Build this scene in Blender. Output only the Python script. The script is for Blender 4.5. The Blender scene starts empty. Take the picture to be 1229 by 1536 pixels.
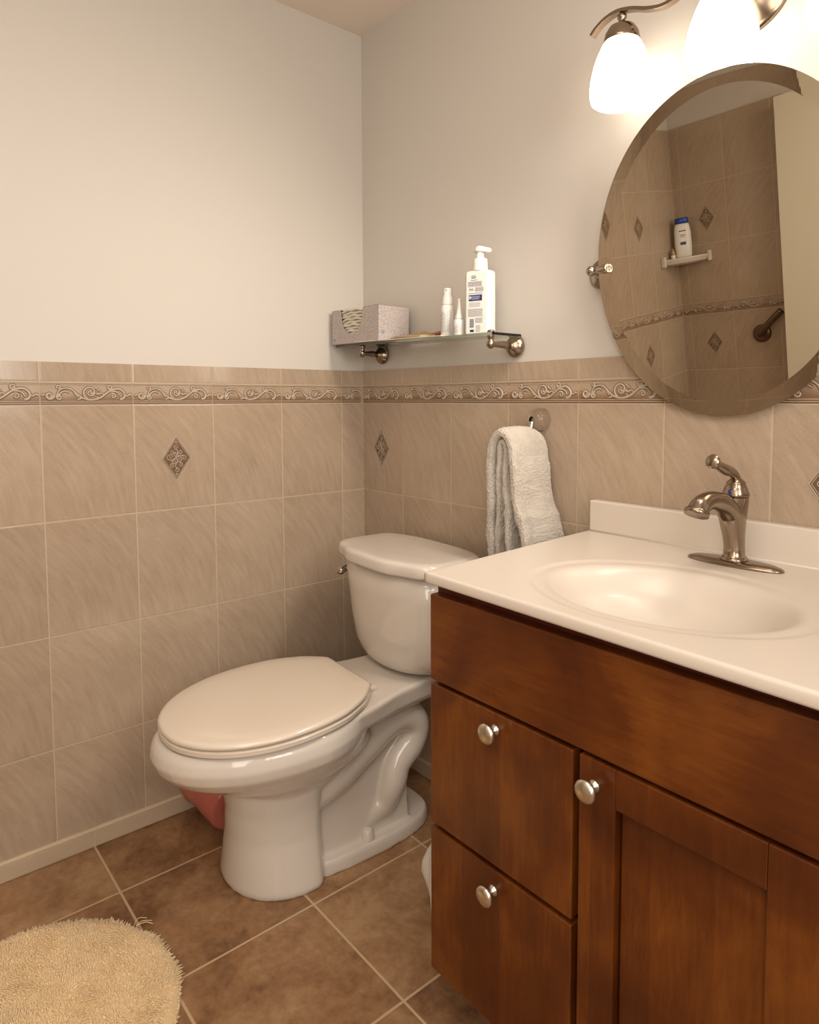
import bpy, bmesh, math, random
from mathutils import Vector, Matrix, noise
PI = math.pi
C = bpy.context.scene.collection
SC = bpy.context.scene
random.seed(7)

# ------------------------------------------------------------------ camera
cam_d = bpy.data.cameras.new('camera'); cam = bpy.data.objects.new('camera', cam_d); C.objects.link(cam)
YAW, PITCH, ROLL = -0.87335, -0.0659, -0.00345
fw = Vector((math.sin(YAW)*math.cos(PITCH), math.cos(YAW)*math.cos(PITCH), math.sin(PITCH)))
rt = Vector((math.cos(YAW), -math.sin(YAW), 0)); up = rt.cross(fw)
rr = rt*math.cos(ROLL)+up*math.sin(ROLL); uu = up*math.cos(ROLL)-rt*math.sin(ROLL)
M = Matrix((rr, uu, -fw)).transposed().to_4x4(); M.translation = (1.70755, -1.23131, 1.07763)
cam.matrix_world = M
cam_d.sensor_fit = 'HORIZONTAL'; cam_d.sensor_width = 36; cam_d.lens = 36*1015.17/1229
cam_d.shift_x = (614.5-619.88)/1229; cam_d.shift_y = (666.218-768)/1229
cam_d.clip_start = 0.02
SC.camera = cam

# ------------------------------------------------------------------ world, lights, exposure
SC.view_settings.view_transform = 'Standard'; SC.view_settings.look = 'None'
SC.view_settings.gamma = 1; SC.view_settings.exposure = 0.05
w = bpy.data.worlds.new('world'); SC.world = w; w.use_nodes = True
w.node_tree.nodes['Background'].inputs[0].default_value = (1.0, 0.93, 0.84, 1)
w.node_tree.nodes['Background'].inputs[1].default_value = 0.9
LAMP_E = 4.5          # vanity lamp shades
def area(name, loc, target, sx, sy, energy, col):
    d = bpy.data.lights.new(name, 'AREA'); d.shape = 'RECTANGLE'; d.size = sx; d.size_y = sy
    d.energy = energy; d.color = col
    o = bpy.data.objects.new(name, d); C.objects.link(o); o.location = loc
    o.rotation_euler = (Vector(target)-Vector(loc)).to_track_quat('-Z', 'Y').to_euler()
    return o
area('overhead_fill_light', (1.45, -1.35, 2.14), (1.45, -1.35, 0), 0.7, 0.7, 11.0, (1.0, 0.90, 0.79))  # added soft fill from overhead; no ceiling fixture is modelled
def lamp_spot(x):          # extra spot below each vanity shade, added to throw light left and down
    d = bpy.data.lights.new('added_throw_spot', 'SPOT'); d.energy = 8.0; d.color = (1.0, 0.89, 0.76); d.spot_size = math.radians(125); d.spot_blend = 1.0; d.shadow_soft_size = 0.05
    o = bpy.data.objects.new('added_throw_spot', d); C.objects.link(o); o.location = (x, -0.165, 1.575)
    o.rotation_euler = (Vector((-0.78, -0.48, -0.62))).to_track_quat('-Z', 'Y').to_euler()
for x_ in (0.948, 1.140, 1.330): lamp_spot(x_)
area('right_fill_light', (2.25, -1.75, 1.25), (0.4, -0.3, 0.9), 0.8, 1.6, 21.0, (1.0, 0.92, 0.82))  # unseen fill added inside the room at the right; there is no doorway

# ------------------------------------------------------------------ helpers
def tag(o, label=None, cat=None, group=None, kind=None):
    if label: o['label'] = label
    if cat: o['category'] = cat
    if group: o['group'] = group
    if kind: o['kind'] = kind
    return o
def thing(name, label, cat, loc=(0, 0, 0), rot=(0, 0, 0), group=None):
    o = bpy.data.objects.new(name, None); C.objects.link(o); o.location = loc; o.rotation_euler = rot
    o.empty_display_size = 0.05
    return tag(o, label, cat, group)
def obj(name, bm, mat, parent=None, smooth=False, bevel=0, segs=2, sub=0, auto=None):
    me = bpy.data.meshes.new(name)
    bmesh.ops.recalc_face_normals(bm, faces=bm.faces)
    bm.to_mesh(me); bm.free()
    if isinstance(mat, (list, tuple)):
        for m in mat: me.materials.append(m)
    else: me.materials.append(mat)
    if smooth:
        for p in me.polygons: p.use_smooth = True
    o = bpy.data.objects.new(name, me); C.objects.link(o); o.parent = parent
    if bevel:
        b = o.modifiers.new('bevel', 'BEVEL'); b.width = bevel; b.segments = segs; b.limit_method = 'ANGLE'; b.angle_limit = 0.6
        if not smooth: b.harden_normals = False
    if sub:
        s = o.modifiers.new('sub', 'SUBSURF'); s.levels = sub; s.render_levels = sub
    if auto:
        for p in me.polygons: p.use_smooth = True
        me.set_sharp_from_angle(angle=auto)
    return o
def NB(): return bmesh.new()
def box(bm, x0, x1, y0, y1, z0, z1, mi=0):
    v = [bm.verts.new(c) for c in [(x0,y0,z0),(x1,y0,z0),(x1,y1,z0),(x0,y1,z0),(x0,y0,z1),(x1,y0,z1),(x1,y1,z1),(x0,y1,z1)]]
    for f in [(0,3,2,1),(4,5,6,7),(0,1,5,4),(1,2,6,5),(2,3,7,6),(3,0,4,7)]:
        bm.faces.new([v[i] for i in f]).material_index = mi
    return bm
def BX(*a): return box(NB(), *a)
def loft(bm, rings, cap0=True, cap1=True, closed=True, mi=0):
    R = [[bm.verts.new(p) for p in r] for r in rings]
    n = len(R[0])
    for a, b in zip(R[:-1], R[1:]):
        for i in range(n if closed else n-1):
            j = (i+1) % n
            try: bm.faces.new((a[i], a[j], b[j], b[i])).material_index = mi
            except ValueError: pass
    if cap0 and closed: bm.faces.new(R[0][::-1]).material_index = mi
    if cap1 and closed: bm.faces.new(R[-1]).material_index = mi
    return bm
def lathe(bm, prof, seg=32, c=(0,0,0), axis='Z', cap0=True, cap1=True, sx=1, sy=1, mi=0):
    rings = []
    for r, h in prof:
        ring = []
        for i in range(seg):
            a = 2*PI*i/seg; p = (max(r,1e-5)*math.cos(a)*sx, max(r,1e-5)*math.sin(a)*sy)
            if axis == 'Z': q = (c[0]+p[0], c[1]+p[1], c[2]+h)
            elif axis == '-Y': q = (c[0]+p[0], c[1]-h, c[2]+p[1])
            elif axis == 'X': q = (c[0]+h, c[1]+p[0], c[2]+p[1])
            ring.append(q)
        rings.append(ring)
    return loft(bm, rings, cap0, cap1, mi=mi)
def spline(pts, n):
    """Catmull-Rom resample of a list of tuples to n points."""
    out = []; m = len(pts)-1
    for k in range(n):
        t = k*m/(n-1); i = min(int(t), m-1); f = t-i
        P = [pts[max(i-1,0)], pts[i], pts[i+1], pts[min(i+2,m)]]
        out.append(tuple(0.5*((2*b)+(-a+c)*f+(2*a-5*b+4*c-d)*f*f+(-a+3*b-3*c+d)*f**3) for a,b,c,d in zip(*P)))
    return out
def tube(bm, pts, rad, seg=12, n=None, cap=True, sq=(1,1), mi=0):
    if isinstance(rad, (int,float)): rad = [rad]*len(pts)
    d = [tuple(p)+(r,) for p, r in zip(pts, rad)]
    if n: d = spline(d, n)
    P = [Vector(q[:3]) for q in d]; R = [q[3] for q in d]
    T = [(P[min(i+1,len(P)-1)]-P[max(i-1,0)]).normalized() for i in range(len(P))]
    N = T[0].orthogonal().normalized(); rings = []
    for i in range(len(P)):
        if i:
            q = T[i-1].rotation_difference(T[i]); N = (q @ N).normalized()
        B = T[i].cross(N).normalized()
        rings.append([tuple(P[i]+R[i]*(sq[0]*math.cos(2*PI*k/seg)*N+sq[1]*math.sin(2*PI*k/seg)*B)) for k in range(seg)])
    return loft(bm, rings, cap, cap, mi=mi)
def superel(cx, cy, z, a, b, n=40, e=2.0, a2=None, b2=None):
    """closed outline; a2/b2 = other half widths for -x / -y"""
    out = []
    for i in range(n):
        t = 2*PI*i/n; c, s = math.cos(t), math.sin(t)
        aa = a if c >= 0 else (a2 or a); bb = b if s >= 0 else (b2 or b)
        out.append((cx+aa*math.copysign(abs(c)**(2/e), c), cy+bb*math.copysign(abs(s)**(2/e), s), z))
    return out
def copy_tree(o, parent=None):
    c = o.copy(); C.objects.link(c); c.parent = parent
    for ch in [q for q in list(C.objects) if q.parent == o]: copy_tree(ch, c)
    return c

# ------------------------------------------------------------------ material helpers
class NT:
    def __init__(s, name):
        s.m = bpy.data.materials.new(name); s.m.use_nodes = True; s.t = s.m.node_tree
        s.b = s.t.nodes['Principled BSDF']; s.out = s.t.nodes['Material Output']
    def n(s, typ, **kw):
        x = s.t.nodes.new(typ)
        for k, v in kw.items():
            if k.startswith('_'): setattr(x, k[1:], v)
            else: s.set(x.inputs[k.replace('__',' ')], v)
        return x
    def set(s, sock, v):
        if hasattr(v, 'is_output') or isinstance(v, bpy.types.NodeSocket): s.t.links.new(v, sock)
        else: sock.default_value = v
    def math(s, op, a, b=0.0, c=None, clamp=False):
        x = s.t.nodes.new('ShaderNodeMath'); x.operation = op; x.use_clamp = clamp
        s.set(x.inputs[0], a); s.set(x.inputs[1], b)
        if c is not None: s.set(x.inputs[2], c)
        return x.outputs[0]
    def mix(s, f, a, b):
        x = s.t.nodes.new('ShaderNodeMix'); x.data_type = 'RGBA'
        s.set(x.inputs[0], f); s.set(x.inputs[6], a if not isinstance(a, tuple) else (*a, 1)[:4]); s.set(x.inputs[7], b if not isinstance(b, tuple) else (*b, 1)[:4])
        return x.outputs[2]
    def pos(s):
        g = s.t.nodes.new('ShaderNodeTexCoord'); x = s.t.nodes.new('ShaderNodeSeparateXYZ'); s.t.links.new(g.outputs['Object'], x.inputs[0])
        s.obj = g.outputs['Object']; return x.outputs[0], x.outputs[1], x.outputs[2]
    def comb(s, x, y, z):
        k = s.t.nodes.new('ShaderNodeCombineXYZ'); s.set(k.inputs[0], x); s.set(k.inputs[1], y); s.set(k.inputs[2], z); return k.outputs[0]
    def noise(s, vec, scale, detail=4, rough=0.5, dist=0.0):
        x = s.n('ShaderNodeTexNoise', Scale=scale, Detail=detail, Roughness=rough, Distortion=dist); s.t.links.new(vec, x.inputs['Vector']); return x.outputs['Fac']
    def ramp(s, f, stops):
        x = s.t.nodes.new('ShaderNodeValToRGB'); s.set(x.inputs[0], f); e = x.color_ramp.elements
        while len(e) < len(stops): e.new(0.5)
        for i, (p, c) in enumerate(stops): e[i].position = p; e[i].color = (*c, 1)
        return x.outputs[0]
    def sstep(s, x, lo, hi):
        k = s.t.nodes.new('ShaderNodeMapRange'); k.interpolation_type = 'SMOOTHSTEP'
        s.set(k.inputs[0], x); k.inputs[1].default_value = lo; k.inputs[2].default_value = hi; return k.outputs[0]
    def bump(s, h, strength=0.3, dist=0.002):
        x = s.n('ShaderNodeBump', Strength=strength, Distance=dist); s.set(x.inputs['Height'], h); s.t.links.new(x.outputs[0], s.b.inputs['Normal']); return x
    def base(s, col=None, rough=None, metal=None, spec=None, coat=None, coatr=None):
        if col is not None: s.set(s.b.inputs['Base Color'], (*col, 1) if isinstance(col, tuple) else col)
        if rough is not None: s.set(s.b.inputs['Roughness'], rough)
        if metal is not None: s.b.inputs['Metallic'].default_value = metal
        if spec is not None: s.b.inputs['Specular IOR Level'].default_value = spec
        if coat is not None: s.b.inputs['Coat Weight'].default_value = coat
        if coatr is not None: s.b.inputs['Coat Roughness'].default_value = coatr
        return s
def simple(name, col, rough=0.5, metal=0.0, var=0.0, vs=20, coat=0, spec=None):
    m = NT(name); x, y, z = m.pos()
    if var:
        f = m.noise(m.obj, vs, 3); m.base(m.mix(f, tuple(c*(1-var) for c in col), tuple(min(1, c*(1+var)) for c in col)))
    else: m.base(col)
    m.base(rough=rough, metal=metal, coat=coat, spec=spec)
    return m.m

# tile layout measured on the walls
TW = 0.2032; TH = 0.26702; ZB = 1.06775; ZT = 1.1203; ZTOP = 1.1655; LA = 0.08207; RB = 0.19316
GROUT = (0.47, 0.375, 0.265)
def tile_mat(name, axis, off, seed=0.0, sign=1, hstart=None):
    m = NT(name); x, y, z = m.pos()
    h = {'x': x, 'y': m.math('MULTIPLY', y, -1.0)}[axis]
    tu = m.math('DIVIDE', m.math('SUBTRACT', h, off), TW)
    below = m.math('LESS_THAN', z, (ZB+ZT)/2)
    tz1 = m.math('DIVIDE', m.math('SUBTRACT', z, ZB), TH); tz2 = m.math('DIVIDE', m.math('SUBTRACT', z, ZT), TH)
    tz = m.math('ADD', m.math('MULTIPLY', tz1, below), m.math('MULTIPLY', tz2, m.math('SUBTRACT', 1.0, below)))
    iu = m.math('FLOOR', tu); iz = m.math('FLOOR', tz); fu = m.math('FRACT', tu); fz = m.math('FRACT', tz)
    du = m.math('MULTIPLY', m.math('MINIMUM', fu, m.math('SUBTRACT', 1.0, fu)), TW)
    dz = m.math('MULTIPLY', m.math('MINIMUM', fz, m.math('SUBTRACT', 1.0, fz)), TH)
    d = m.math('MINIMUM', du, dz)
    gr = m.math('SUBTRACT', 1.0, m.sstep(d, 0.0009, 0.0019))
    cell = m.n('ShaderNodeTexWhiteNoise', _noise_dimensions='3D'); m.t.links.new(m.comb(iu, iz, seed), cell.inputs['Vector'])
    cs = m.t.nodes.new('ShaderNodeSeparateColor'); m.t.links.new(cell.outputs['Color'], cs.inputs[0])
    # diagonal sandstone veins, curved, restarting on each tile
    hu = m.math('MULTIPLY', m.math('SUBTRACT', fu, 0.5), TW*sign); hz = m.math('MULTIPLY', m.math('SUBTRACT', fz, 0.5), TH)
    ang = 1.10
    a = m.math('ADD', m.math('MULTIPLY', hu, math.sin(ang)), m.math('MULTIPLY', hz, math.cos(ang)))   # across the veins
    b = m.math('SUBTRACT', m.math('MULTIPLY', hz, math.sin(ang)), m.math('MULTIPLY', hu, math.cos(ang)))  # along
    bend = m.math('MULTIPLY', m.math('MULTIPLY', b, b), 1.3)
    a2 = m.math('ADD', a, bend)
    v = m.comb(m.math('ADD', m.math('MULTIPLY', a2, 9.0), m.math('MULTIPLY', cs.outputs[0], 30.0)), m.math('ADD', m.math('MULTIPLY', b, 1.3), m.math('MULTIPLY', cs.outputs[1], 30.0)), 0.0)
    n1 = m.noise(v, 8.5, 8, 0.68, 0.3)
    n2 = m.noise(m.comb(h, z, 1.0), 260.0, 2)
    n3 = m.noise(m.comb(h, z, 3.0), 7.0, 3)
    f = m.math('ADD', m.math('MULTIPLY', m.math('SUBTRACT', n1, 0.5), 0.95), 0.5)
    f = m.math('ADD', f, m.math('MULTIPLY', m.math('SUBTRACT', n2, 0.5), 0.35))
    f = m.math('ADD', f, m.math('MULTIPLY', m.math('SUBTRACT', n3, 0.5), 0.35))
    f = m.math('ADD', f, m.math('MULTIPLY', m.math('SUBTRACT', cs.outputs[2], 0.5), 0.14), clamp=True)
    col = m.ramp(f, [(0.0, (0.26, 0.19, 0.135)), (0.45, (0.385, 0.292, 0.212)), (1.0, (0.50, 0.40, 0.305))])
    col = m.mix(gr, col, GROUT)
    m.base(col, rough=m.math('ADD', m.math('MULTIPLY', gr, 0.4), 0.17), spec=0.5)
    hgt = m.math('ADD', m.math('MULTIPLY', m.sstep(d, 0.0005, 0.004), 1.0), m.math('ADD', m.math('MULTIPLY', n1, 0.10), m.math('MULTIPLY', n3, 0.5)))
    m.bump(hgt, 0.4, 0.0010)
    return m.m
def paint_mat(name, col):
    m = NT(name); m.pos(); n = m.noise(m.obj, 180.0, 3); m.base(col, rough=0.55, spec=0.3); m.bump(n, 0.08, 0.001); return m.m

M_TL = tile_mat('tile_left', 'y', LA, 1.0, -1); M_TR = tile_mat('tile_back', 'x', RB-TW, 2.0, 1); M_TF = tile_mat('tile_front', 'x', 0.04, 3.0, -1)
M_TLS = tile_mat('tile_left_shower', 'y', 1.572-6*TW, 4.0, -1)
M_PAINT = paint_mat('wall_paint', (0.61, 0.57, 0.52)); M_CEIL = paint_mat('ceiling_paint', (0.78, 0.69, 0.60))
def porcelain(name, col, rough=0.12, coat=0.4):
    m = NT(name); m.pos(); f = m.noise(m.obj, 5.0, 2); m.base(m.mix(f, tuple(c*0.97 for c in col), col), rough=rough, spec=0.5, coat=coat, coatr=0.05); return m.m
M_PORC = porcelain('porcelain', (0.66, 0.60, 0.535)); M_SEAT = porcelain('seat_plastic', (0.70, 0.61, 0.51), 0.22)
M_TOP = porcelain('cultured_marble', (0.66, 0.585, 0.51), 0.33, 0.08)
def metal(name, col, rough):
    m = NT(name); m.pos(); m.base(col, rough=rough, metal=1.0); return m.m
M_NICK = metal('brushed_bronze_nickel', (0.31, 0.245, 0.185), 0.22); M_KNOB = metal('satin_nickel', (0.72, 0.66, 0.56), 0.30)
M_CHROME = metal('chrome', (0.52, 0.49, 0.46), 0.10)
def wood(name, axis):
    m = NT(name); x, y, z = m.pos()
    if axis == 'x': v = m.comb(m.math('MULTIPLY', x, 1.0), m.math('MULTIPLY', y, 4.0), m.math('MULTIPLY', z, 9.0))
    else: v = m.comb(m.math('MULTIPLY', x, 9.0), m.math('MULTIPLY', y, 4.0), m.math('MULTIPLY', z, 1.0))
    g1 = m.noise(v, 16.0, 6, 0.6, 0.4); g2 = m.noise(m.obj, 6.0, 3, 0.5, 0.6); g3 = m.noise(v, 90.0, 2)
    # staves: boards glued side by side, each a slightly different tone
    s = m.math('FLOOR', m.math('MULTIPLY', z if axis == 'x' else x, 12.5))
    wn = m.n('ShaderNodeTexWhiteNoise', _noise_dimensions='1D'); m.t.links.new(s, wn.inputs['W'])
    f = m.math('ADD', m.math('MULTIPLY', g1, 0.34), m.math('MULTIPLY', g2, 0.86)); f = m.math('ADD', f, m.math('MULTIPLY', g3, 0.15))
    f = m.math('ADD', f, m.math('MULTIPLY', m.math('SUBTRACT', wn.outputs['Value'], 0.5), 0.16)); f = m.math('SUBTRACT', f, 0.18, clamp=True)
    col = m.ramp(f, [(0.15, (0.040, 0.007, 0.0015)), (0.5, (0.105, 0.025, 0.003)), (0.85, (0.225, 0.070, 0.009))])
    m.base(col, rough=0.33, spec=0.4, coat=0.15, coatr=0.15); m.bump(g1, 0.05, 0.001); return m.m
M_WOODX = wood('cherry_wood_horizontal', 'x'); M_WOODZ = wood('cherry_wood_upright', 'z')
M_DARK = simple('dark_cherry', (0.085, 0.012, 0.006), 0.45, var=0.2)
M_BLACK = simple('shadow_gap', (0.01, 0.006, 0.005), 0.8)

# ------------------------------------------------------------------ room shell
def floor_mat():
    m = NT('floor_tile'); x, y, z = m.pos(); F = 0.30529
    tu = m.math('DIVIDE', m.math('SUBTRACT', x, 0.20546), F); tv = m.math('DIVIDE', m.math('SUBTRACT', m.math('MULTIPLY', y, -1.0), 0.20542), F)
    fu = m.math('FRACT', tu); fv = m.math('FRACT', tv)
    d = m.math('MULTIPLY', m.math('MINIMUM', m.math('MINIMUM', fu, m.math('SUBTRACT', 1.0, fu)), m.math('MINIMUM', fv, m.math('SUBTRACT', 1.0, fv))), F)
    gr = m.math('SUBTRACT', 1.0, m.sstep(d, 0.0018, 0.0032))
    cell = m.n('ShaderNodeTexWhiteNoise', _noise_dimensions='2D'); m.t.links.new(m.comb(m.math('FLOOR', tu), m.math('FLOOR', tv), 0.0), cell.inputs['Vector'])
    n1 = m.noise(m.obj, 9.0, 6, 0.62, 0.5); n2 = m.noise(m.obj, 55.0, 4, 0.6)
    f = m.math('ADD', m.math('MULTIPLY', n1, 0.75), m.math('MULTIPLY', n2, 0.35))
    f = m.math('ADD', f, m.math('MULTIPLY', m.math('SUBTRACT', cell.outputs['Value'], 0.5), 0.16), clamp=True)
    col = m.ramp(f, [(0.38, (0.15, 0.070, 0.031)), (0.55, (0.272, 0.146, 0.069)), (0.74, (0.39, 0.24, 0.128))])
    col = m.mix(gr, col, (0.50, 0.36, 0.22))
    m.base(col, rough=m.math('ADD', m.math('MULTIPLY', n2, 0.2), 0.33), spec=0.4)
    m.bump(m.math('ADD', m.sstep(d, 0.001, 0.005), m.math('MULTIPLY', n2, 0.25)), 0.5, 0.0015); return m.m
XR, YF, ZC = 2.35, -2.0, 2.16537
def struct(name, bm, mat, label=None, **kw):
    o = obj(name, bm, mat, **kw); o['kind'] = 'structure'
    if label: o['label'] = label
    return o
struct('floor', BX(-0.10, XR+0.1, YF-0.15, 0.1, -0.05, 0.0), floor_mat(), 'brown stone-look tile floor with pale grout')
struct('ceiling', BX(-0.10, XR+0.1, YF-0.15, 0.1, ZC, ZC+0.05), M_CEIL, 'plain painted ceiling')
struct('wall_left', BX(-0.10, -0.007, YF-0.15, 0.1, 0, ZC), M_PAINT, 'pale painted wall left of the corner')
struct('wall_back', BX(-0.007, XR+0.1, 0.007, 0.1, 0, ZC), M_PAINT, 'pale painted wall behind the mirror')
struct('wall_front', BX(-0.007, XR+0.1, YF-0.15, YF-0.007, 0, ZC), M_PAINT, 'painted wall above the shower tile seen in the mirror')
struct('wall_partition', BX(0.497, 1.25, YF-0.007, YF+0.085, 0, 1.902), paint_mat('wall_paint_cream', (0.72, 0.66, 0.54)), 'cream wall ending the shower seen in the mirror')
# right wall with a window opening (outside the frame; its daylight glints on the left tiles)
bm = NB(); wy0, wy1, wz0, wz1 = -1.10, -0.50, 1.02, 1.85
box(bm, XR, XR+0.1, YF, wy0, 0, ZC); box(bm, XR, XR+0.1, wy1, 0.007, 0, ZC); box(bm, XR, XR+0.1, wy0, wy1, 0, wz0); box(bm, XR, XR+0.1, wy0, wy1, wz1, ZC)
struct('wall_right', bm, M_PAINT, 'painted wall with a window')
bm = NB()
for a in [(wy0, wy0+0.03, wz0, wz1), (wy1-0.03, wy1, wz0, wz1), (wy0, wy1, wz0, wz0+0.03), (wy0, wy1, wz1-0.03, wz1), (wy0, wy1, 1.46, 1.485)]:
    box(bm, XR+0.02, XR+0.07, a[0], a[1], a[2], a[3])
struct('window_1', bm, simple('window_white', (0.75, 0.73, 0.7), 0.4), 'white framed window')
area('window_daylight', (XR+0.18, (wy0+wy1)/2, (wz0+wz1)/2), (0, -0.8, 1.2), 0.60, 0.82, 13.0, (1.0, 0.95, 0.88))

# wall tile fields
struct('trim_1', BX(-0.007, 0.0, -1.338, 0.0, 0, ZTOP), M_TL, 'beige sandstone-look wainscot tiles on the left wall')
struct('trim_2', BX(0.0, XR, 0.0, 0.007, 0, ZTOP), M_TR, 'beige sandstone-look wainscot tiles on the mirror wall')
struct('trim_3', BX(-0.007, 0.0, YF, -1.338, 0, 1.922), M_TLS, 'full-height beige shower tiles on the left wall')
struct('trim_4', BX(-0.007, 0.497, YF-0.007, YF, 0, 1.922), M_TF, 'full-height beige shower tiles facing the mirror')
# tile base with pale bullnose top
M_BASE = simple('base_tile', (0.47, 0.37, 0.265), 0.35, var=0.06, vs=12); M_CAP = simple('base_cap', (0.60, 0.47, 0.33), 0.4, var=0.05)
def base_run(name, ax, L, label):
    bm = NB(); t = 0.0; first = 0.205
    while t < L:
        e = min(L, (t+first) if t == 0 else t+0.3053); g = 0.0012
        if ax == 'y': box(bm, 0.0, 0.010, -e+g, -t-g, 0.002, 0.041)
        else: box(bm, t+g, e-g, -0.010, 0.0, 0.002, 0.041)
        t = e
    if ax == 'y': box(bm, 0.0, 0.008, -L, 0, 0, 0.040, 1); box(bm, 0.0, 0.0105, -L, 0, 0.0412, 0.0475, 1)
    else: box(bm, 0, L, -0.008, 0, 0, 0.040, 1); box(bm, 0, L, -0.0105, 0, 0.0412, 0.0475, 1)
    struct(name, bm, [M_BASE, M_CAP], label, bevel=0.0015)
base_run('baseboard_left', 'y', 1.95, 'beige tile base along the left wall')
base_run('baseboard_back', 'x', 0.88, 'beige tile base along the mirror wall')

# --- relief border (scrolls) and diamond insets
def border_mat():
    m = NT('border_ground'); x, y, z = m.pos(); h = m.math('ADD', x, m.math('MULTIPLY', y, -1.0))
    v = m.math('DIVIDE', m.math('SUBTRACT', z, ZB), ZT-ZB)
    n = m.noise(m.obj, 60.0, 3); n2 = m.noise(m.obj, 14.0, 2)
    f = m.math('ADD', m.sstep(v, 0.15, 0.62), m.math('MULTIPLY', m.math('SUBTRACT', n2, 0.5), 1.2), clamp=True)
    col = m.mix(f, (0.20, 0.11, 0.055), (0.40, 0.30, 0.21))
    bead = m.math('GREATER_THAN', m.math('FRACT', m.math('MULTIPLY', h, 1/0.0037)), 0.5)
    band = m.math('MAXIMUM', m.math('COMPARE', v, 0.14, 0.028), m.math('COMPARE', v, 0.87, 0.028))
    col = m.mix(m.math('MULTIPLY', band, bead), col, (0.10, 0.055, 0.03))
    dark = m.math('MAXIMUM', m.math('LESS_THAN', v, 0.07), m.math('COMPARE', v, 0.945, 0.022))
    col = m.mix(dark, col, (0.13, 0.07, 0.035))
    m.base(col, rough=0.35); m.bump(n, 0.3, 0.0008); return m.m
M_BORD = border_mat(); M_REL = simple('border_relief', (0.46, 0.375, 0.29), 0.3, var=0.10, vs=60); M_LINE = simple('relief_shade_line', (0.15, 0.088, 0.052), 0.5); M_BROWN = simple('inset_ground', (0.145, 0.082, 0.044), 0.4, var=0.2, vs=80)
def spiral(cx, cy, r0, r1, a0, turns, n=22):
    return [(cx+(r0+(r1-r0)*t/(n-1))*math.cos(a0+turns*2*PI*t/(n-1)), cy+(r0+(r1-r0)*t/(n-1))*math.sin(a0+turns*2*PI*t/(n-1))) for t in range(n)]
# motif in millimetres, 200 x 52
MOT = []
def mot(pts, r0=1.3, r1=1.3, n=None): MOT.append((spline(pts, n) if n else pts, r0, r1))
mot([(33,22),(38,33),(50,38),(62,36),(74,26),(86,16),(100,11.5),(114,12),(128,17),(142,28),(154,35),(168,37),(178,31),(182,22),(178,14),(170,12)], 1.0, 2.0, 46)
mot([(36,17),(42,28),(52,31),(60,27)], 1.6, 0.8, 12)
mot([(60,38),(66,34),(72,24),(78,17)], 1.0, 1.0, 10)
mot(spiral(104, 28, 16, 3, -2.0, -1.35, 34), 1.5, 1.0)
mot([(104,28),(108,25),(112,30),(116,26)], 1.5, 0.7, 10)
mot([(116,27),(121,24),(128,27),(134,24),(140,25)], 1.8, 0.6, 12); mot([(118,38),(123,33),(128,31)], 1.4, 0.6, 7)
mot([(86,16),(80,13),(76,12)], 1.6, 0.8, 6)
mot(spiral(38, 17, 7, 2, 1.2, 1.2, 20), 1.6, 0.9); mot(spiral(18, 21, 9, 2.5, 0.2, -1.3, 24), 2.2, 0.9)
mot([(8,24),(3,21),(0,23)], 1.6, 0.8, 6)
mot(spiral(36, 40, 5.5, 1.5, -1.2, 1.2, 18), 1.2, 0.8)
mot(spiral(149, 41, 6.5, 1.5, -1.6, -1.2, 20), 1.3, 0.8); mot([(149,34),(152,37),(154,42)], 1.0, 0.8, 5)
mot(spiral(155, 20, 6.5, 1.5, 2.2, -1.2, 18), 1.3, 0.8); mot([(150,31),(160,31),(168,26),(172,19)], 1.4, 1.0, 12)
mot([(182,22),(188,20),(193,24),(198,22)], 1.2, 1.6, 8); mot([(114,12),(120,16),(118,20)], 1.1, 0.8, 6)
def relief(bm, curves, to3, nrm, u0=None, u1=None, seg=5, depth=0.8, mi=1, outline=False):
    """flattened tubes that follow 2-D curves, to3(u,v) -> 3-D, nrm = outward normal"""
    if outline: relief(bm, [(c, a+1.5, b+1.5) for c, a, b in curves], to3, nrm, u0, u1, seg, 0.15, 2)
    for pts, r0, r1 in curves:
        if u1 is not None and not all(u0 <= p[0] <= u1 for p in pts):
            pts = [p for p in pts if u0 <= p[0] <= u1]
        if len(pts) < 2: continue
        rings = []
        for i, p in enumerate(pts):
            a = pts[max(i-1,0)]; b = pts[min(i+1,len(pts)-1)]
            dx, dy = b[0]-a[0], b[1]-a[1]; L = math.hypot(dx, dy) or 1; nx, ny = -dy/L, dx/L
            r = r0+(r1-r0)*i/(len(pts)-1)
            ring = []
            for k in range(seg):
                t = PI*k/(seg-1); o = r*math.cos(t); hgt = 0.0002+depth*0.001*r*math.sin(t)
                q = Vector(to3(p[0]+nx*o, p[1]+ny*o))+Vector(nrm)*hgt
                ring.append(tuple(q))
            rings.append(ring)
        loft(bm, rings, closed=False, mi=mi)
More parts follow.
